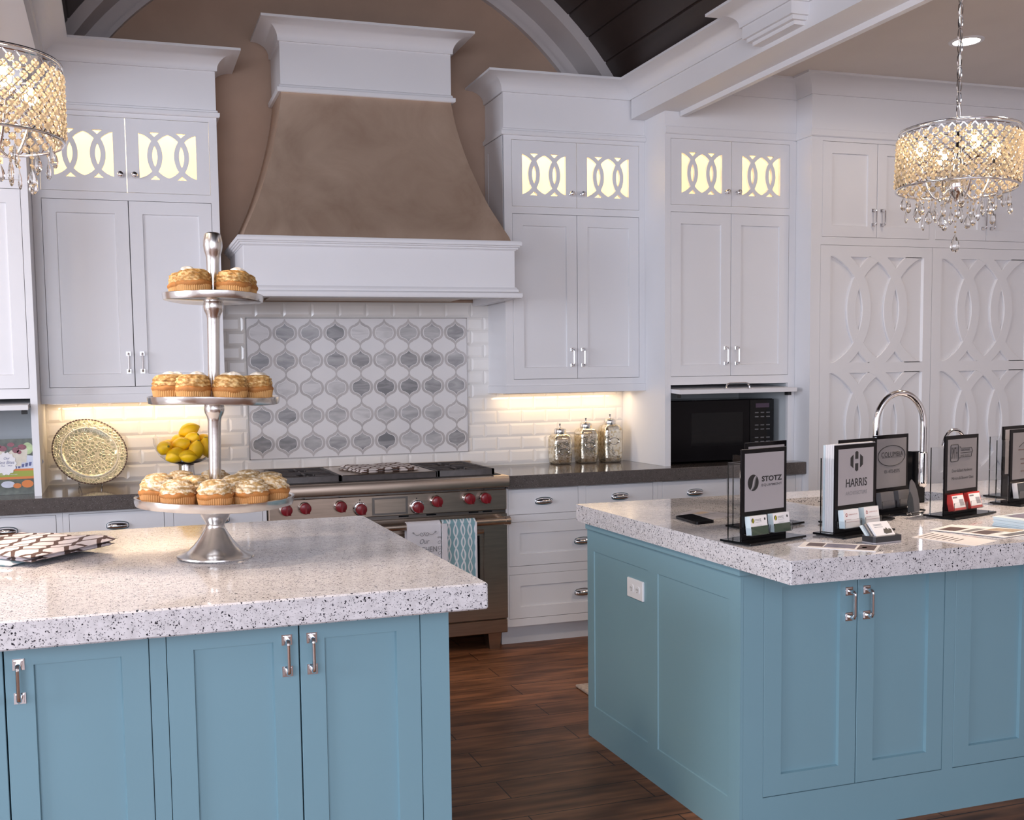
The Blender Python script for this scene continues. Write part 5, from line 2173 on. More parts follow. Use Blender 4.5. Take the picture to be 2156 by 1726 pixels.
for k in range(3):
    pts = []
    for q in range(30):
        a = q / 29 * 2.2 * pi
        r = .0105 * (1 - q / 40)
        pts.append(FT(-0.185 + r * cos(a), 0.607 - k * .027 + r * sin(a), 0.0006))
    mb.tube(pts, 0.0010, 5)
for k in range(5):
    a = rad(40 + 25 * k)
    mb.tube([FT(-.185 + .006 * cos(a), .626 + .006 * sin(a), .0006), FT(-.185 + .014 * cos(a), .626 + .014 * sin(a), .0006)], .0010, 5)
mb.build('printed_flourish_pattern', 'ink_grey', wt, smooth=0)
hung_towel('dish_towel', 'teal and white wavy-line dish towel hanging at the right of the oven handle', 'print_teal', -0.166, 0.012, 0.33, 0.40, 32)
tt = [o for o in bpy.data.objects if o.get('label', '').startswith('teal and white wavy')][0]
mb = MB()
FT2 = front(HY - 0.0238 - 0.0100)
for x in (-0.166, 0.006):
    fbox(mb, Face((0, HY - 0.026, 0), (1, 0, 0), (0, -1, 0)), x - .004 if x < 0 else x, x + .022 if x < 0 else x + .007, 0.332, 0.700, -.002, 0.0095)
mb.build('terry_border_stripe', 'towel_white', tt)

# ------------------------------------------------------------------ sign holders on the sink island
SIGN_ROT = rad(16)
LF = Face((0, 0, 0), (1, 0, 0), (0, -1, 0))   # local front of a sign: u right, w up, d toward the viewer


def sign_holder(cx, cy, label, paper='paper_sign', draw=None, pocket=True, cards=True, grp='black acrylic sign holders on the sink island'):
    t = thing('sign_holder', label, 'sign', (cx, cy, ITOP), SIGN_ROT, grp)
    MB().box(-.1275, .1275, -.058, .058, .003, .0095, .0015).build('base', 'black_gloss', t, world=False)
    for x in (-.115, .115):
        for y in (-.046, .046):
            MB().lathe([(.006, 0), (.006, .003)], (x, y, 0), 12).build('rubber_foot', 'clear_acrylic', t, world=False)
    MB().box(-.102, .102, -.003, .003, .0095, .279, .001).build('panel', 'black_panel', t, world=False)
    mb = MB()
    fbox(mb, LF, -.0885, .0885, .093, .266, .0032, .0040)
    pp = mb.build('paper_insert', paper, t, world=False, smooth=0)
    if draw: draw(pp)
    if pocket:
        mb = MB()
        mb.box(-.102, -.099, .0035, .050, .0095, .238)
        mb.box(.099, .102, .0035, .050, .0095, .238)
        mb.box(-.099, .099, .047, .050, .0095, .238)
        mb.build('brochure_pocket', 'clear_acrylic', t, world=False)
    if cards:
        for x in (-.050, .052):
            mb = MB()
            mb.box(x - .041, x + .041, -.033, -.031, .026, .052)
            mb.box(x - .041, x - .039, -.031, -.0035, .026, .046)
            mb.box(x + .039, x + .041, -.031, -.0035, .026, .046)
            mb.box(x - .041, x + .041, -.031, -.0035, .024, .026)
            mb.build('card_holder', 'clear_acrylic', t, world=False)
    return t


def letters(parent, s, u, w, mat='ink_black', d=0.0042, name='lettering', **kw):
    mb = MB()
    text_into(mb, LF, s, u, w, d=d, **kw)
    return mb.build(name, mat, parent, world=False, smooth=0)


def shape(parent, outlines, mat, d0=0.0040, d1=0.0046, name='logo'):
    mb = MB()
    for pts in outlines:
        mb.prism(pts, LF, d0, d1)
    return mb.build(name, mat, parent, world=False, smooth=0)


def ell(cx, cy, a, b2, n=40):
    return [(cx + a * cos(2 * pi * k / n), cy + b2 * sin(2 * pi * k / n)) for k in range(n)]


def s_stroke(cx, cy, a, b2, w):
    """S-shaped ribbon across a round badge"""
    L, Rr = [], []
    for k in range(21):
        t = -1 + 2 * k / 20
        x = cx + a * .55 * (t ** 3 * .9 + .35 * t) + a * .05
        y = cy + b2 * .98 * t
        lim = a * sqrt(max(0, 1 - (.98 * t) ** 2))
        ww = w * (1 - .25 * t * t)
        L.append((max(cx - lim, min(cx + lim, x - ww)), y))
        Rr.append((max(cx - lim, min(cx + lim, x + ww)), y))
    return L + Rr[::-1]


def draw_striped(p):
    shape(p, [ell(-.052, .178, .024, .0245)], 'ink_black', .0040, .0044, 'round_logo')
    shape(p, [s_stroke(-.052, .178, .024, .0245, .0036)], 'paper_sign', .0044, .0046, 'logo_ribbon')
    shape(p, [[(x + .006, y) for x, y in s_stroke(-.052, .178, .022, .0235, .0012)]], 'ink_grey', .0046, .0047, 'logo_stripe')
    letters(p, 'STOTZ', .032, .187, height=.0165, width=.092, bold=.03)
    letters(p, 'EQUIPMENT', .032, .1675, height=.0085, width=.092, bold=.004, space=1.2)


def draw_harris(p):
    hexp = lambda pts: [(x, y) for x, y in pts]
    cx, cy = .002, .226
    outl = [[(cx - .031, cy - .012), (cx - .017, cy - .021), (cx - .017, cy + .021), (cx - .031, cy + .012)],
            [(cx + .017, cy - .021), (cx + .031, cy - .012), (cx + .031, cy + .012), (cx + .017, cy + .021)],
            [(cx - .0075, cy + .007), (cx + .0075, cy + .007), (cx + .0075, cy + .028), (cx, cy + .032), (cx - .0075, cy + .028)],
            [(cx - .0075, cy - .028), (cx, cy - .032), (cx + .0075, cy - .028), (cx + .0075, cy - .007), (cx - .0075, cy - .007)]]
    shape(p, outl, 'ink_black', name='hexagon_logo')
    letters(p, 'HARRIS', .002, .160, height=.026, width=.106, bold=.012)
    letters(p, 'ARCHITECTURE', .002, .128, 'ink_grey', height=.0115, width=.108)


def draw_columbia(p):
    mb = MB()
    mb.tube([LF(u, w, .0045) for u, w in ell(0, .205, .080, .036, 48)], .0013, 5, closed=True)
    mb.build('oval_logo', 'ink_black', p, world=False)
    letters(p, 'COLUMBIA', .004, .210, height=.018, width=.128)
    letters(p, 'roofing', .028, .190, 'ink_grey', height=.010, width=.045)
    mb = MB()
    fbox(mb, LF, -.055, .060, .1985, .1997, .004, .0045)
    mb.build('rule_line', 'ink_black', p, world=False, smooth=0)
    letters(p, '01-472-8575', .004, .150, height=.012, width=.090)


def draw_smith(p):
    mb = MB()
    rect = rounded(-.072, -.026, .190, .248, .006, 4)
    mb.tube([LF(u, w, .0045) for u, w in rect], .0012, 5, closed=True)
    key = [(-.024, .200), (-.016, .200), (-.016, .203), (.055, .203), (.055, .209), (.062, .222), (.055, .234), (-.010, .234), (-.014, .239), (-.024, .239)]
    mb.tube([LF(u, w, .0045) for u, w in key], .0010, 5, closed=True)
    mb.build('key_logo', 'ink_black', p, world=False)
    letters(p, 'SMITH', -.049, .219, height=.040, width=.036)
    letters(p, 'HARDWARE', .018, .227, height=.008, width=.056)
    letters(p, 'AND GLASS', .016, .208, height=.007, width=.056)
    mb = MB()
    fbox(mb, LF, -.012, .060, .2165, .2185, .004, .0045)
    mb.build('rule_line', 'ink_black', p, world=False, smooth=0)
    letters(p, 'Door & Bath Hardware', 0, .158, height=.010, width=.124)
    letters(p, 'Mirrors & Shower Glass', .004, .132, height=.010, width=.134)


def draw_arc_house(p):
    mb = MB()
    mb.tube([LF(-.045 + .09 * k / 16, .213 + .016 * sin(k / 16 * pi), .0045) for k in range(17)], .0012, 5)
    mb.build('arched_logo', 'ink_black', p, world=False)
    for w, wd in ((.200, .10), (.165, .07), (.148, .06), (.120, .06)):
        mb = MB()
        fbox(mb, LF, -wd / 2, wd / 2, w, w + .004, .004, .0044)
        mb.build('text_line', 'ink_brown', p, world=False, smooth=0)


sign_holder(.1625, -2.918, 'black sign holder nearest the island corner, round striped logo over white and green cards', draw=draw_striped)
sign_holder(.340, -2.672, 'black sign holder standing right behind the one with the round striped logo', cards=False)
sign_holder(.4945, -2.914, 'black sign holder with a dark hexagon H logo, its pocket stuffed with white booklets', draw=draw_harris)
sign_holder(.667, -2.715, 'black sign holder standing right behind the hexagon H one', cards=False)
sign_holder(.908, -2.590, 'black sign holder with an oval logo and phone number, left of the faucet nozzle', 'paper_sign_grey', draw=draw_columbia)
sign_holder(1.083, -2.729, 'black sign holder with a key logo and red-edged cards', 'paper_sign_grey', draw=draw_smith)
sign_holder(1.545, -2.555, 'black sign holder with an arched-line logo at the right edge of the photo', 'paper_sign_grey', draw=draw_arc_house)
sign_holder(1.690, -2.380, 'black sign holder at the right edge standing behind the arched-logo one', cards=False)

Rz = Matrix.Rotation(SIGN_ROT, 4, 'Z')


def cards_at(cx, cy, x, label, face, edge, draw, tilt=8, h=.056, w=.074, th=.020):
    p = Rz @ Vector((x, -.0295, 0)) + Vector((cx, cy, ITOP + .0262))
    t = thing('business_card_stack', label, 'business cards', p, SIGN_ROT, 'business card stacks in the sign holders')
    M = Matrix.Rotation(rad(-tilt), 4, 'X')
    mb = MB(M)
    mb.box(-w / 2, w / 2, 0.0006, th, 0, h)
    mb.build('cards', edge, t, world=False, smooth=0)
    mb = MB(M)
    mb.box(-w / 2, w / 2, 0, 0.0005, 0, h)
    f = mb.build('front_card', face, t, world=False, smooth=0)
    CF = Face((0, 0, 0), (1, 0, 0), (0, -1, 0))
    G = lambda u, ww, d: M @ CF(u, ww, d)
    if draw: draw(f, G)
    return t


def cd(f, G, outlines, mat, name, d=0.0004):
    mb = MB()
    for pts in outlines:
        mb.prism(pts, G, 0.0, d)
    mb.build(name, mat, f, world=False, smooth=0)


def rect2(u0, u1, w0, w1):
    return [(u0, w0), (u1, w0), (u1, w1), (u0, w1)]


def draw_card_striped(f, G):
    cd(f, G, [rect2(-.037, .037, 0, .024)], 'card_green', 'green_band')
    cd(f, G, [ell(-.026, .042, .006, .0075, 20)], 'ink_black', 'round_logo')
    cd(f, G, [s_stroke(-.026, .042, .006, .0075, .002)], 'ink_yellow', 'logo_ribbon', .0007)
    mb = MB()
    text_into(mb, G, 'STOTZ', -.003, .043, height=.006, width=.026, d=.0002)
    mb.build('lettering', 'ink_black', f, world=False, smooth=0)
    cd(f, G, [ell(.027, .044, .003, .004, 12)], 'ink_black', 'small_emblem')
    cd(f, G, [rect2(-.016, .012, .036, .0366), rect2(-.012, .012, .027, .0274)], 'ink_grey', 'text_line')


def draw_card_hex(f, G):
    cd(f, G, [[(-.024 + .005 * cos(rad(60 * k + 30)), .040 + .006 * sin(rad(60 * k + 30))) for k in range(6)]], 'ink_red', 'hexagon_logo')
    cd(f, G, [[(-.024 + .0026 * cos(rad(60 * k + 30)), .040 + .0032 * sin(rad(60 * k + 30))) for k in range(6)]], 'paper_white', 'hexagon_centre', .0006)
    mb = MB()
    text_into(mb, G, 'HARRIS', -.006, .040, height=.0036, width=.016, d=.0002, align='CENTER')
    text_into(mb, G, 'ARCHITECTURE', .016, .040, height=.003, width=.026, d=.0002)
    mb.build('lettering', 'ink_red', f, world=False, smooth=0)
    cd(f, G, [rect2(-.030, -.006, .026, .0266), rect2(-.030, .034, .0175, .018)], 'ink_red', 'text_line')


def draw_card_red(f, G):
    cd(f, G, [rect2(-.033, .034, .008, .050)], 'paper_white', 'white_field')
    cd(f, G, [rect2(-.030, -.004, .041, .046)], 'ink_grey', 'text_line', .0006)
    cd(f, G, [rect2(.004, .030, .014, .036)], 'paper_sign', 'shaded_field', .0006)


for x, lb in ((-.050, 'left'), (.052, 'right')):
    cards_at(.1625, -2.918, x, '%s stack of white and green cards below the round striped logo sign' % lb, 'paper_white', 'card_edge', draw_card_striped)
    cards_at(.4945, -2.914, x, '%s stack of white cards below the hexagon H sign' % lb, 'paper_white', 'card_edge', draw_card_hex)
    cards_at(.908, -2.590, x, '%s stack of dark grey cards below the oval logo sign' % lb, 'card_grey', 'card_grey', None)
    cards_at(1.083, -2.729, x, '%s stack of red-edged cards below the key logo sign' % lb, 'card_red', 'card_red', draw_card_red, tilt=14)
cards_at(1.545, -2.555, -.050, 'black and white card stack on the sign at the right edge of the photo', 'card_dark', 'paper_white', None)

# booklets in the pocket of the hexagon sign
bk_ = thing('booklet_stack', 'thick stack of white booklets in the pocket behind the hexagon H sign', 'booklets', (.4945, -2.914, ITOP + .0105), SIGN_ROT)
for k in range(5):
    MB().box(-.0975, .0975, .005 + k * .008, .0122 + k * .008, 0, .272 - .001 * k, .0006).build('booklet', 'card_edge' if k == 4 else 'paper_white', bk_, world=False)

# leaf-shaped dark flyer holder beside the oval sign
fl = thing('card_display', 'small grey rounded card display leaning against the oval logo sign', 'card display', (.955, -2.66, ITOP), SIGN_ROT)
M = Matrix.Rotation(rad(-12), 4, 'X')
mb = MB(M)
pts = [(-.038, .012), (.030, .012), (.037, .05), (.036, .085), (.028, .112), (.016, .124), (.006, .118), (-.004, .098), (-.014, .072), (-.026, .05)]
mb.prism(pts, LF, -.001, .002)
mb.build('curved_card', 'card_grey', fl, world=False)
mb = MB(M)
mb.prism([(-.042, .014), (-.010, .012), (-.004, .060), (-.012, .082), (-.024, .070), (-.036, .05)], LF, .003, .006)
mb.build('dark_card', 'card_dark', fl, world=False)
MB().box(-.042, .034, -.012, .006, 0, .013, .002).build('stand_block', 'clear_acrylic', fl, world=False)

# low black tray of cards at the front
tr = thing('card_tray', 'low black card tray with grey and white cards in front of the hexagon sign', 'card tray', (.452, -3.085, ITOP), rad(6))
pts = [(-.050, -.026), (.050, -.026), (.054, -.020), (.054, .018), (.046, .026), (-.050, .026), (-.055, .018), (-.055, -.020)]
MB().prism(pts, lambda u, w, d: Vector((u, w, d)), .0005, .005).build('foot_pad', 'paper_sign', tr, world=False)
MB().prism(pts, lambda u, w, d: Vector((u, w, d)), .005, .022).build('tray', 'pleather', tr, world=False)
M = Matrix.Translation((0, -.012, .021)) @ Matrix.Rotation(rad(-42), 4, 'X')
cs = thing('business_card_stack', 'fanned white and grey cards standing in the low black tray', 'business cards', (.452, -3.085, ITOP), rad(6), 'business card stacks in the sign holders')
for k, (m_, dx) in enumerate((('card_edge', -.016), ('card_grey', -.007), ('paper_white', .004))):
    mb = MB(M)
    mb.box(dx - .036, dx + .038, .012 - k * .006, .018 - k * .006, 0, .050)
    c_ = mb.build('card', m_, cs, world=False, smooth=0)
mb = MB(M)
for pts in ([(.004, .010), (.010, .006), (.034, .008), (.038, .020), (.030, .024), (.026, .018), (.022, .028), (.016, .022), (.010, .024)],):
    mb.prism([(x, z) for x, z in pts], lambda u, w, d: Vector((u, -d, w)), .0, .0006)
mb.build('emblem', 'ink_black', c_, world=False, smooth=0)
mb = MB(M)
for z in (.040, .036, .030):
    mb.box(-.020, .012, -.0005, .0, z, z + .0012)
mb.build('text_line', 'ink_grey', c_, world=False, smooth=0)

# ------------------------------------------------------------------ loose papers


def sheet(name, label, cat, corners, z, th, mat='paper_white', group=None, decals=()):
    """quad sheet lying on the counter; corners in order; decals are (u0, u1, v0, v1, material)"""
    cx = sum(c[0] for c in corners) / 4
    cy = sum(c[1] for c in corners) / 4
    t = thing(name, label, cat, (cx, cy, z), 0, group)
    mb = MB()
    mb.prism(corners, lambda u, w, d: Vector((u, w, d)), z + .0002, z + .0002 + th)
    sh = mb.build('sheet', mat, t, smooth=0)
    A, B, C, D = [Vector(c) for c in corners]
    bil = lambda u, v: (A * (1 - u) + B * u) * (1 - v) + (D * (1 - u) + C * u) * v
    groups = {}
    for u0, u1, v0, v1, m in decals:
        groups.setdefault(m, MB()).prism([tuple(bil(u, v)) for u, v in ((u0, v0), (u1, v0), (u1, v1), (u0, v1))], lambda u, w, d: Vector((u, w, d)), z + .0002 + th, z + .0004 + th)
    for m, q in groups.items():
        q.build('printed_pattern', m, sh, smooth=0)
    return t


sheet('leaflet', 'white leaflet with violet pictures at the front of the sink island', 'leaflet', [(.176, -3.066), (.320, -3.216), (.403, -3.136), (.252, -2.996)], ITOP, .0015,
      decals=[(.08, .30, .25, .85, 'ink_brown'), (.32, .72, .22, .85, 'ink_violet'), (.75, .97, .15, .9, 'ink_brown'), (.80, .86, .4, .6, 'ink_tan')])
sheet('flyer', 'white flyer with brown text lines at the front right of the sink island', 'flyer', [(.592, -3.050), (.636, -3.247), (.768, -3.197), (.728, -2.990)], ITOP, .0008,
      decals=[(.06 + .09 * k, .085 + .09 * k, .10 + .02 * k, .80 - .03 * k, 'ink_brown') for k in range(7)])
sheet('flyer', 'photo flyer with dark and tan pictures overlapping the text flyer', 'flyer', [(.741, -2.962), (.822, -3.170), (1.04, -3.125), (.885, -2.900)], ITOP + .0012, .0016,
      decals=[(.08, .30, .12, .62, 'ink_brown'), (.36, .46, .15, .7, 'ink_grey'), (.5, .72, .1, .55, 'ink_brown'), (.5, .80, .58, .92, 'ink_tan'), (.84, .97, .15, .9, 'card_grey')])
sheet('leaflet', 'tan printed leaflet lying behind the phone', 'leaflet', [(.243, -2.290), (.303, -2.435), (.408, -2.405), (.358, -2.219)], ITOP, .0008, 'paper_sign',
      decals=[(.25, .45, .2, .75, 'ink_tan'), (.55, .60, .2, .8, 'ink_grey')])
sheet('leaflet', 'second pale leaflet under the tan one behind the phone', 'leaflet', [(.200, -2.325), (.262, -2.470), (.345, -2.440), (.300, -2.290)], ITOP - .0001, .0002, 'paper_sign')
# stack of brochures at the right edge
br = thing('brochure_stack', 'thick stack of glossy brochures at the right edge of the sink island', 'brochures', (1.11, -3.02, ITOP))
for k in range(6):
    dx = .0015 * ((k * 7) % 5 - 2)
    cs_ = [(.994 + dx, -2.958), (1.003 + dx, -3.070), (1.260 + dx, -3.035), (1.235 + dx, -2.915)]
    mb = MB().prism(cs_, lambda u, w, d: Vector((u, w, d)), ITOP + .0005 + k * .005, ITOP + .0052 + k * .005)
    b_ = mb.build('brochure', 'card_edge', br, smooth=0)
mb = MB().prism([(1.03, -2.965), (1.04, -3.055), (1.25, -3.025), (1.228, -2.925)], lambda u, w, d: Vector((u, w, d)), ITOP + .0302, ITOP + .0306)
mb.build('cover_print', 'ink_violet', b_, smooth=0)

# phone
ph_ = thing('phone', 'black mobile phone lying on the left corner of the sink island', 'phone', (.197, -2.465, ITOP))
c = [(.150, -2.562), (.230, -2.546), (.249, -2.368), (.167, -2.390)]
A, B, C_, D = [Vector(q) for q in c]
cx_, cy_ = sum(q[0] for q in c) / 4, sum(q[1] for q in c) / 4


def rounded_quad(c, r, n=5):
    out = []
    P = [Vector(q) for q in c]
    for i in range(4):
        p0, p, p1 = P[i - 1], P[i], P[(i + 1) % 4]
        a = p + (p0 - p).normalized() * r
        b2 = p + (p1 - p).normalized() * r
        for k in range(n + 1):
            t = k / n
            q = a * (1 - t) ** 2 + p * 2 * t * (1 - t) + b2 * t * t
            out.append((q.x, q.y))
    return out


rq = rounded_quad(c, .014)
MB().prism(rq, lambda u, w, d: Vector((u, w, d)), ITOP + .0003, ITOP + .0085).build('case', 'black_panel', ph_, smooth=60)
rq2 = [(cx_ + (u - cx_) * .95, cy_ + (w - cy_) * .97) for u, w in rq]
MB().prism(rq2, lambda u, w, d: Vector((u, w, d)), ITOP + .0085, ITOP + .0090).build('screen', 'black_gloss', ph_, smooth=60)

# ------------------------------------------------------------------ faucets
fa = thing('faucet', 'tall chrome gooseneck kitchen faucet behind the oval logo sign', 'faucet', (0.985, -2.425, ITOP))
fx, fy = 0.985, -2.425
ex, ey = 1.172, -2.455
mb = MB()
mb.lathe([(0.026, .0005), (0.026, .006), (0.019, .012), (0.0175, .03), (0.0175, .10)], (fx, fy, ITOP), 24)
mb.build('base', 'chrome', fa)
mb = MB()
pth = [(fx, fy, ITOP + .09), (fx, fy, ITOP + .20), (fx, fy, ITOP + .305)]
Rg = sqrt((ex - fx) ** 2 + (ey - fy) ** 2) / 2
for k in range(1, 25):
    a = pi - pi * k / 24
    q = .5 + .5 * cos(a)
    pth.append((fx + (ex - fx) * q, fy + (ey - fy) * q, ITOP + .305 + Rg * 1.22 * sin(a)))
pth += [(ex, ey, ITOP + .26), (ex, ey, ITOP + .20)]
mb.tube(pth, 0.0115, 18)
mb.build('gooseneck', 'chrome', fa)
MB().lathe([(0.0125, .200), (0.0165, .196), (0.017, .19), (0.017, .090), (0.0165, .080), (0.013, .071), (0.006, .067), (0.001, .066)], (ex, ey, ITOP), 26).build('spray_head', 'chrome', fa)
mb = MB()
mb.tube([(fx - .016, fy, ITOP + .06), (fx - .045, fy - .004, ITOP + .075), (fx - .075, fy - .006, ITOP + .085)], .005, 8)
mb.build('lever', 'chrome', fa)
dk = thing('card_box', 'upright glossy black card box just right of the faucet nozzle', 'box', (1.172, -2.42, ITOP))
MB().box(1.152, 1.212, -2.425, -2.395, ITOP + .006, ITOP + .20, .002).build('box', 'black_gloss', dk)
MB().box(1.140, 1.220, -2.435, -2.385, ITOP + .0003, ITOP + .006, .001).build('foot', 'nickel', dk)
tp = thing('water_tap', 'small curved chrome water tap between the oval and key logo signs', 'tap', (1.40, -2.42, ITOP))
pth = [(1.40, -2.42, ITOP + .004), (1.40, -2.42, ITOP + .20)]
for k in range(1, 15):
    a = rad(165 * k / 14)
    pth.append((1.40 - .051 + .051 * cos(a), -2.42, ITOP + .215 + .060 * sin(a)))
pth.append((1.294, -2.42, ITOP + .215))
mb = MB().tube(pth, .0062, 12)
mb.build('spout', 'chrome', tp)
MB().lathe([(.018, .0005), (.018, .005), (.011, .010), (.010, .05)], (1.40, -2.42, ITOP), 20).build('base', 'chrome', tp)

# ------------------------------------------------------------------ microwave
mw = thing('microwave', 'black built-in microwave in the tall cabinet niche', 'microwave', (1.60, -0.25, CTOP))
MB().box(1.246, 1.946, -.430, -.045, CTOP + .010, 1.272, .004).build('body', 'black_panel', mw)
for x in (1.28, 1.90):
    MB().box(x - .015, x + .015, -.40, -.37, CTOP + .0003, CTOP + .011).build('foot', 'black_rubber', mw)
FM = front(-.430)
mb = MB()
slab(mb, FM, 1.250, 1.780, CTOP + .014, 1.268, t=.002, d=.016)
md = mb.build('door', 'black_panel', mw)
mb = MB()
fbox(mb, FM, 1.40, 1.735, 1.01, 1.200, .0155, .0166)
mb.build('window', 'black_gloss', md, smooth=0)
mb = MB()
slab(mb, FM, 1.783, 1.942, CTOP + .014, 1.268, t=.002, d=.016)
cpn = mb.build('control_panel', 'black_gloss', mw)
mb = MB()
fbox(mb, FM, 1.82, 1.91, 1.222, 1.246, .0155, .0165)
mb.build('display', 'display_dim', cpn, smooth=0)
mb = MB()
for r in range(9):
    if r in (2, 5): continue
    for q in range(3):
        mb.box(1.815 + q * .038, 1.839 + q * .038, -.4466, -.4455, 1.190 - r * .024, 1.196 - r * .024)
mb.build('button_marking', 'card_grey', cpn, smooth=0)

# ------------------------------------------------------------------ cookbook
cb = thing('cookbook', 'cookbook with berry-topped cream cups on its cover in the left cabinet niche', 'book', (-2.235, -.40, CTOP))
MB().box(-2.41, -2.0755, -.398, -.372, CTOP + .001, 1.172, .001).build('pages', 'paper_white', cb)
FK = front(-.400)
mb = MB()
fbox(mb, FK, -2.412, -2.074, CTOP + .0005, 1.174, -.002, .001)
cv = mb.build('front_cover', 'cover_dark', cb, smooth=0)


def cov(name, outl, mat, d):
    mb = MB()
    for pts in outl:
        mb.prism(pts, FK, d - .0003, d)
    return mb.build(name, mat, cv, smooth=0)


cov('plate_print', [ell(-2.13, 1.064, .10, .034, 30)], 'cover_plate', .0014)
cov('napkin_print', [[(-2.16 + k * .016, 1.034 + k * .003), (-2.150 + k * .016, 1.034 + k * .003), (-2.146 + k * .016, 1.048 + k * .004), (-2.158 + k * .016, 1.048 + k * .004)] for k in range(5)], 'cover_blue', .0017)
cov('leaf_print', [ell(-2.098, 1.128, .024, .028, 24)], 'cover_leaf', .0017)
cups = []
for cx2, cz2, s in ((-2.128, 1.105, 1.0), (-2.152, 1.090, 1.05), (-2.23, 1.10, 1.1), (-2.30, 1.095, 1.0)):
    cups.append([(cx2 - .022 * s, cz2 - .042 * s), (cx2 + .022 * s, cz2 - .042 * s), (cx2 + .030 * s, cz2 + .018 * s), (cx2 + .018 * s, cz2 + .030 * s), (cx2 - .018 * s, cz2 + .030 * s), (cx2 - .030 * s, cz2 + .018 * s)])
for k, c_ in enumerate(cups):
    cov('cream_cup_print', [c_], 'cover_cup', .0018 + .0002 * k)
cov('berry_print', [ell(x, z, a, b2, 14) for x, z, a, b2 in ((-2.122, 1.135, .020, .013), (-2.150, 1.122, .015, .014), (-2.205, 1.130, .018, .013), (-2.232, 1.142, .02, .012), (-2.17, 1.148, .016, .010), (-2.30, 1.128, .02, .012), (-2.135, 1.112, .010, .010))], 'cover_berry', .0030)
cov('orange_stripe', [rect2(-2.412, -2.074, 1.024, 1.034), rect2(-2.412, -2.074, .986, .997)], 'stripe_orange', .0018)
cov('green_stripe', [rect2(-2.412, -2.074, .997, 1.024)], 'stripe_green', .0019)
cov('dish_print', [ell(-2.19, .962, .030, .016, 20), ell(-2.26, .965, .026, .015, 20)], 'cover_plate', .0016)
cov('dish_print', [ell(-2.105, .962, .026, .018, 20), ell(-2.15, .955, .018, .012, 20)], 'stripe_orange', .0017)
cov('scalloped_badge', [[(-2.195 + (.044 + .003 * cos(14 * 2 * pi * k / 84)) * cos(2 * pi * k / 84), 1.060 + (.052 + .003 * cos(14 * 2 * pi * k / 84)) * sin(2 * pi * k / 84)) for k in range(84)]], 'paper_white', .0038)
mb = MB()
text_into(mb, FK, 'Our', -2.19, 1.085, height=.012, width=.026, d=.0039, shear=.3)
text_into(mb, FK, 'Best Bites', -2.193, 1.066, height=.015, width=.070, d=.0039, shear=.25)
text_into(mb, FK, '~ ~', -2.193, 1.050, height=.004, width=.05, d=.0039)
mb.build('title_lettering', 'cover_blue', cv, smooth=0)
mb = MB()
text_into(mb, FK, 'WELLS & KATE JONES', -2.185, 1.008, height=.0055, width=.075, d=.0022)
mb.build('author_lettering', 'paper_white', cv, smooth=0)

# ------------------------------------------------------------------ floor mat
fm = thing('floor_mat', 'beige woven floor mat on the aisle floor behind the sink island', 'mat', (.70, -1.56, 0))
MB().box(.268, 1.15, -1.80, -1.33, .0005, .012, .003).build('mat_body', 'mat_cloth', fm)

# ------------------------------------------------------------------ chandeliers
CRY = None


def drop_mesh():
    mb = MB()
    mb.lathe([(.0005, .5), (.05, .42), (.13, .30), (.24, .10), (.30, -.10), (.30, -.22), (.24, -.36), (.12, -.46), (.0005, -.5)], (0, 0, 0), 8, cap=False)
    return mb


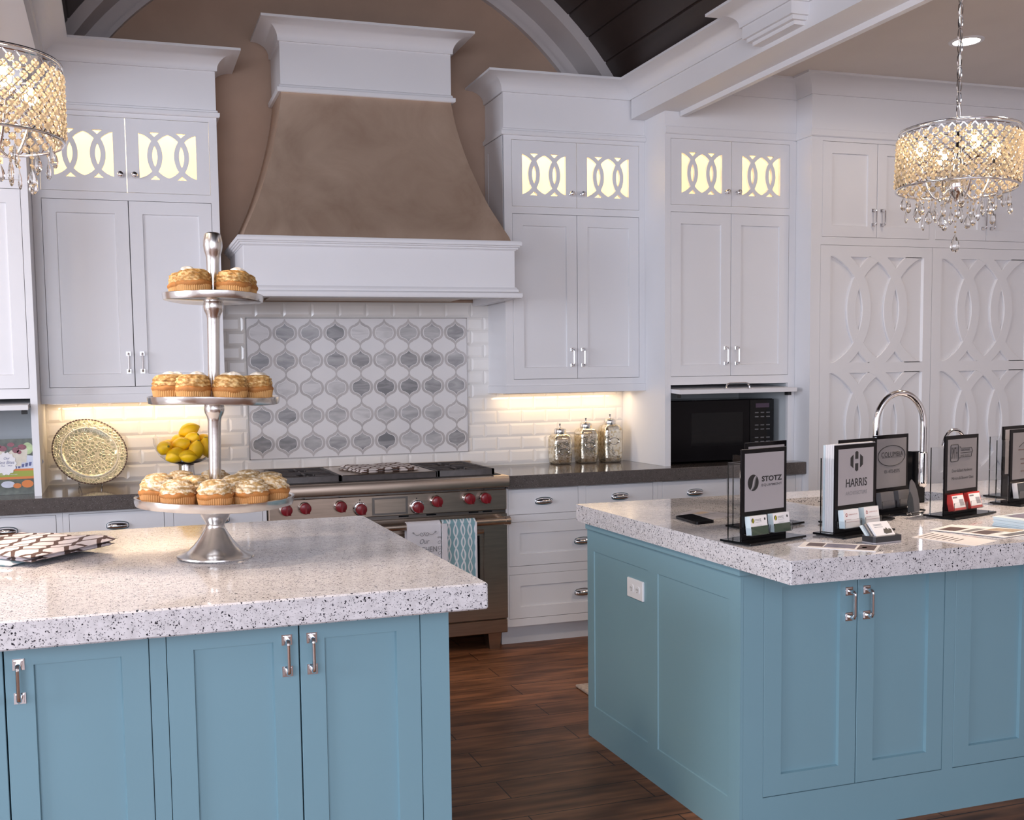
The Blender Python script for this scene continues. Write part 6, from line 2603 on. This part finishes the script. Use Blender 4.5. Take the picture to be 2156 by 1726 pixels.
def chandelier(label, cx, cy, zc, tilt_deg, tilt_axis, view_from, seed, full_chain=True):
    """drum of crystal beads in a chrome lattice, arms with candle bulbs, hanging drops"""
    t = thing('chandelier', label, 'chandelier', (cx, cy, zc), group='crystal drum chandeliers over the islands')
    T = Matrix.Rotation(rad(tilt_deg), 4, tilt_axis)
    R, H = 0.199, 0.201
    N, rows = 36, 10
    mb = MB(T)
    for z in (H / 2, -H / 2):
        mb.ring((0, 0, z), R, 0.0040, 72, 8)
    mb.ring((0, 0, H / 2 - .012), R, 0.0018, 72, 5)
    sh = mb.build('shade_rim', 'chrome', t, world=False, smooth=60)
    mb = MB(T)
    dz = (H - .012) / rows
    z0 = -H / 2
    for s in (1, -1):
        for k in range(N):
            pts = []
            for j in range(rows + 1):
                a = 2 * pi * (k + s * j * .5) / N
                pts.append((R * cos(a), R * sin(a), z0 + dz * j))
            mb.tube(pts, 0.0021, 4)
    lat = mb.build('lattice_wire', 'chrome', t, world=False, smooth=60)
    # crystal beads: one per lattice cell
    cells = []
    vd = (Vector(view_from) - Vector((cx, cy))).normalized()
    for j in range(rows - 1):
        for k in range(N):
            a = 2 * pi * (k + .5 * ((j + 1) % 2) + .0) / N
            cells.append((cos(a) * vd.x + sin(a) * vd.y, a, z0 + dz * (j + 1)))
    # nodes of the lattice alternate; beads sit at the cell centres between them
    cells.sort(key=lambda q: -q[0])
    bead = MB()
    bead.lathe([(.0005, .5), (.26, .34), (.5, .10), (.5, -.10), (.26, -.34), (.0005, -.5)], (0, 0, 0), 8, cap=False)
    proto = None
    rest = MB()
    sz = 0.0225
    for i, (c, a, z) in enumerate(cells):
        M = T @ Matrix.Translation((R * cos(a), R * sin(a), z)) @ Matrix.Rotation(a, 4, 'Z') @ Matrix.Diagonal((sz * .75, sz, sz * 1.05, 1))
        if i < 100:
            if proto is None:
                proto = bead_obj = MB().add(bead.v, bead.f).build('crystal_bead', 'crystal', lat, world=False, smooth=0)
                o = proto
            else:
                o = proto.copy()
                COL.objects.link(o)
                o.parent = lat
            o.matrix_basis = M
        else:
            rest.add([M @ Vector(v) for v in bead.v], bead.f)
    ro = rest.build('crystal_beads', 'crystal', lat, world=False, smooth=0, kind='stuff')
    # hub, arms, candle cups and bulbs
    mb = MB(T)
    mb.lathe([(.001, .10), (.010, .10), (.012, .02), (.022, -.03), (.030, -.075), (.030, -.10), (.020, -.118), (.010, -.128), (.006, -.142), (.001, -.145)], (0, 0, 0), 20, cap=False)
    for k in range(3):
        a = 2 * pi * k / 3
        mb.tube([(0, 0, H / 2 - .004), (R * cos(a), R * sin(a), H / 2 - .004)], .0028, 6)
    mb.build('hub', 'chrome', t, world=False)
    vx = math.atan2(vd.y, vd.x)
    for k in range(4):
        a = vx + rad(-(-24)) + k * pi / 2
        mb = MB(T)
        pts = []
        for q in range(15):
            u = q / 14
            r = .022 + .108 * u
            z = -.095 - .048 * sin(pi * min(1, u * 1.05)) + .075 * u ** 3
            pts.append((r * cos(a), r * sin(a), z))
        mb.tube(pts, .0042, 8)
        ar = mb.build('arm', 'chrome', t, world=False, smooth=60)
        bx, by = .130 * cos(a), .130 * sin(a)
        mb = MB(T)
        mb.lathe([(.004, -.022), (.026, -.016), (.028, -.012), (.012, -.010), (.0095, -.006), (.0095, .012), (.001, .012)], (bx, by, 0), 18, cap=False)
        cu_ = mb.build('candle_cup', 'chrome', ar, world=False)
        mb = MB(T)
        mb.lathe([(.007, .012), (.014, .024), (.0165, .036), (.0135, .052), (.007, .066), (.0012, .074)], (bx, by, 0), 14)
        mb.build('bulb', 'bulb_glow', ar, world=False, smooth=60)
    # strands and drops
    dm = drop_mesh()
    proto = None
    rr = random.Random(seed)
    drops = []
    for k in range(16):
        a = 2 * pi * (k + .3) / 16
        drops.append((.172, a, -H / 2 - .040 - .018 * (k % 3), (.022, .046) if k % 2 else (.030, .044)))
    for k in range(14):
        a = 2 * pi * (k + .1) / 14
        drops.append((.125, a, -H / 2 - .060 - .022 * ((k * 2) % 3), (.032, .046) if k % 2 else (.018, .050)))
    for k in range(7):
        a = 2 * pi * (k + .55) / 7
        drops.append((.065, a, -H / 2 - .085 - .030 * (k % 2), (.030, .044) if k % 2 else (.018, .052)))
    drops.append((0, 0, -.292, (.042, .060)))
    strand = MB()
    for i, (r, a, z, (w, h)) in enumerate(drops):
        top = T @ Vector((r * cos(a), r * sin(a), -H / 2 if r > .15 else -.10 - (.03 if r < .1 else 0)))
        x, y = top.x, top.y
        M = Matrix.Translation((x, y, z)) @ Matrix.Rotation(rr.uniform(0, 3), 4, 'Z') @ Matrix.Diagonal((w * 1.3, w * 1.05, h * 1.1, 1))
        if proto is None:
            proto = dm.build('crystal_drop', 'crystal_clear', t, world=False, smooth=0)
            o = proto
        else:
            o = proto.copy()
            COL.objects.link(o)
            o.parent = t
        o.matrix_basis = M
        strand.tube([(x, y, top.z), (x, y, z + h * .5)], .0007, 4)
        n = max(1, int((top.z - z - h * .5) / .018))
        for q in range(n):
            strand.ball((x, y, top.z - (q + .5) * (top.z - z - h * .5) / n), .0042, seg=6, rings=4)
    strand.build('bead_strands', 'crystal', t, world=False, smooth=0, kind='stuff')
    # chain, cord and ceiling rose
    mb = MB()
    zt = CEIL - zc
    z = H / 2 + .004
    k = 0
    L = .050
    while z < zt - .03:
        pts = []
        for q in range(14):
            th = 2 * pi * q / 14
            u, w = .0095 * cos(th), (L / 2) * sin(th)
            pts.append((u, 0, z + L / 2 + w) if k % 2 else (0, u, z + L / 2 + w))
        mb.tube(pts, .0020, 5, closed=True)
        z += L - .006
        k += 1
    mb.build('chain', 'chrome', t, world=False)
    mb = MB()
    pts = [(.006 * sin(q * 1.3), .006 * cos(q * 1.1), H / 2 + (zt - H / 2) * q / 24) for q in range(25)]
    mb.tube(pts, .0022, 6)
    mb.build('cord', 'nickel', t, world=False)
    MB().lathe([(.001, zt - .03), (.012, zt - .028), (.045, zt - .012), (.055, zt - .001), (.001, zt - .001)], (0, 0, 0), 28, cap=False).build('ceiling_rose', 'chrome', t, world=False)
    return t


CAMXY = (-1.679, -5.574)
chandelier('crystal drum chandelier hanging over the sink island at the right', 1.214, -2.55, 2.166, 2.4, 'Y', CAMXY, 4)
chandelier('crystal drum chandelier hanging over the cupcake island, cut off by the left edge', -1.992, -2.55, 2.176, 0.0, 'Y', CAMXY, 9)
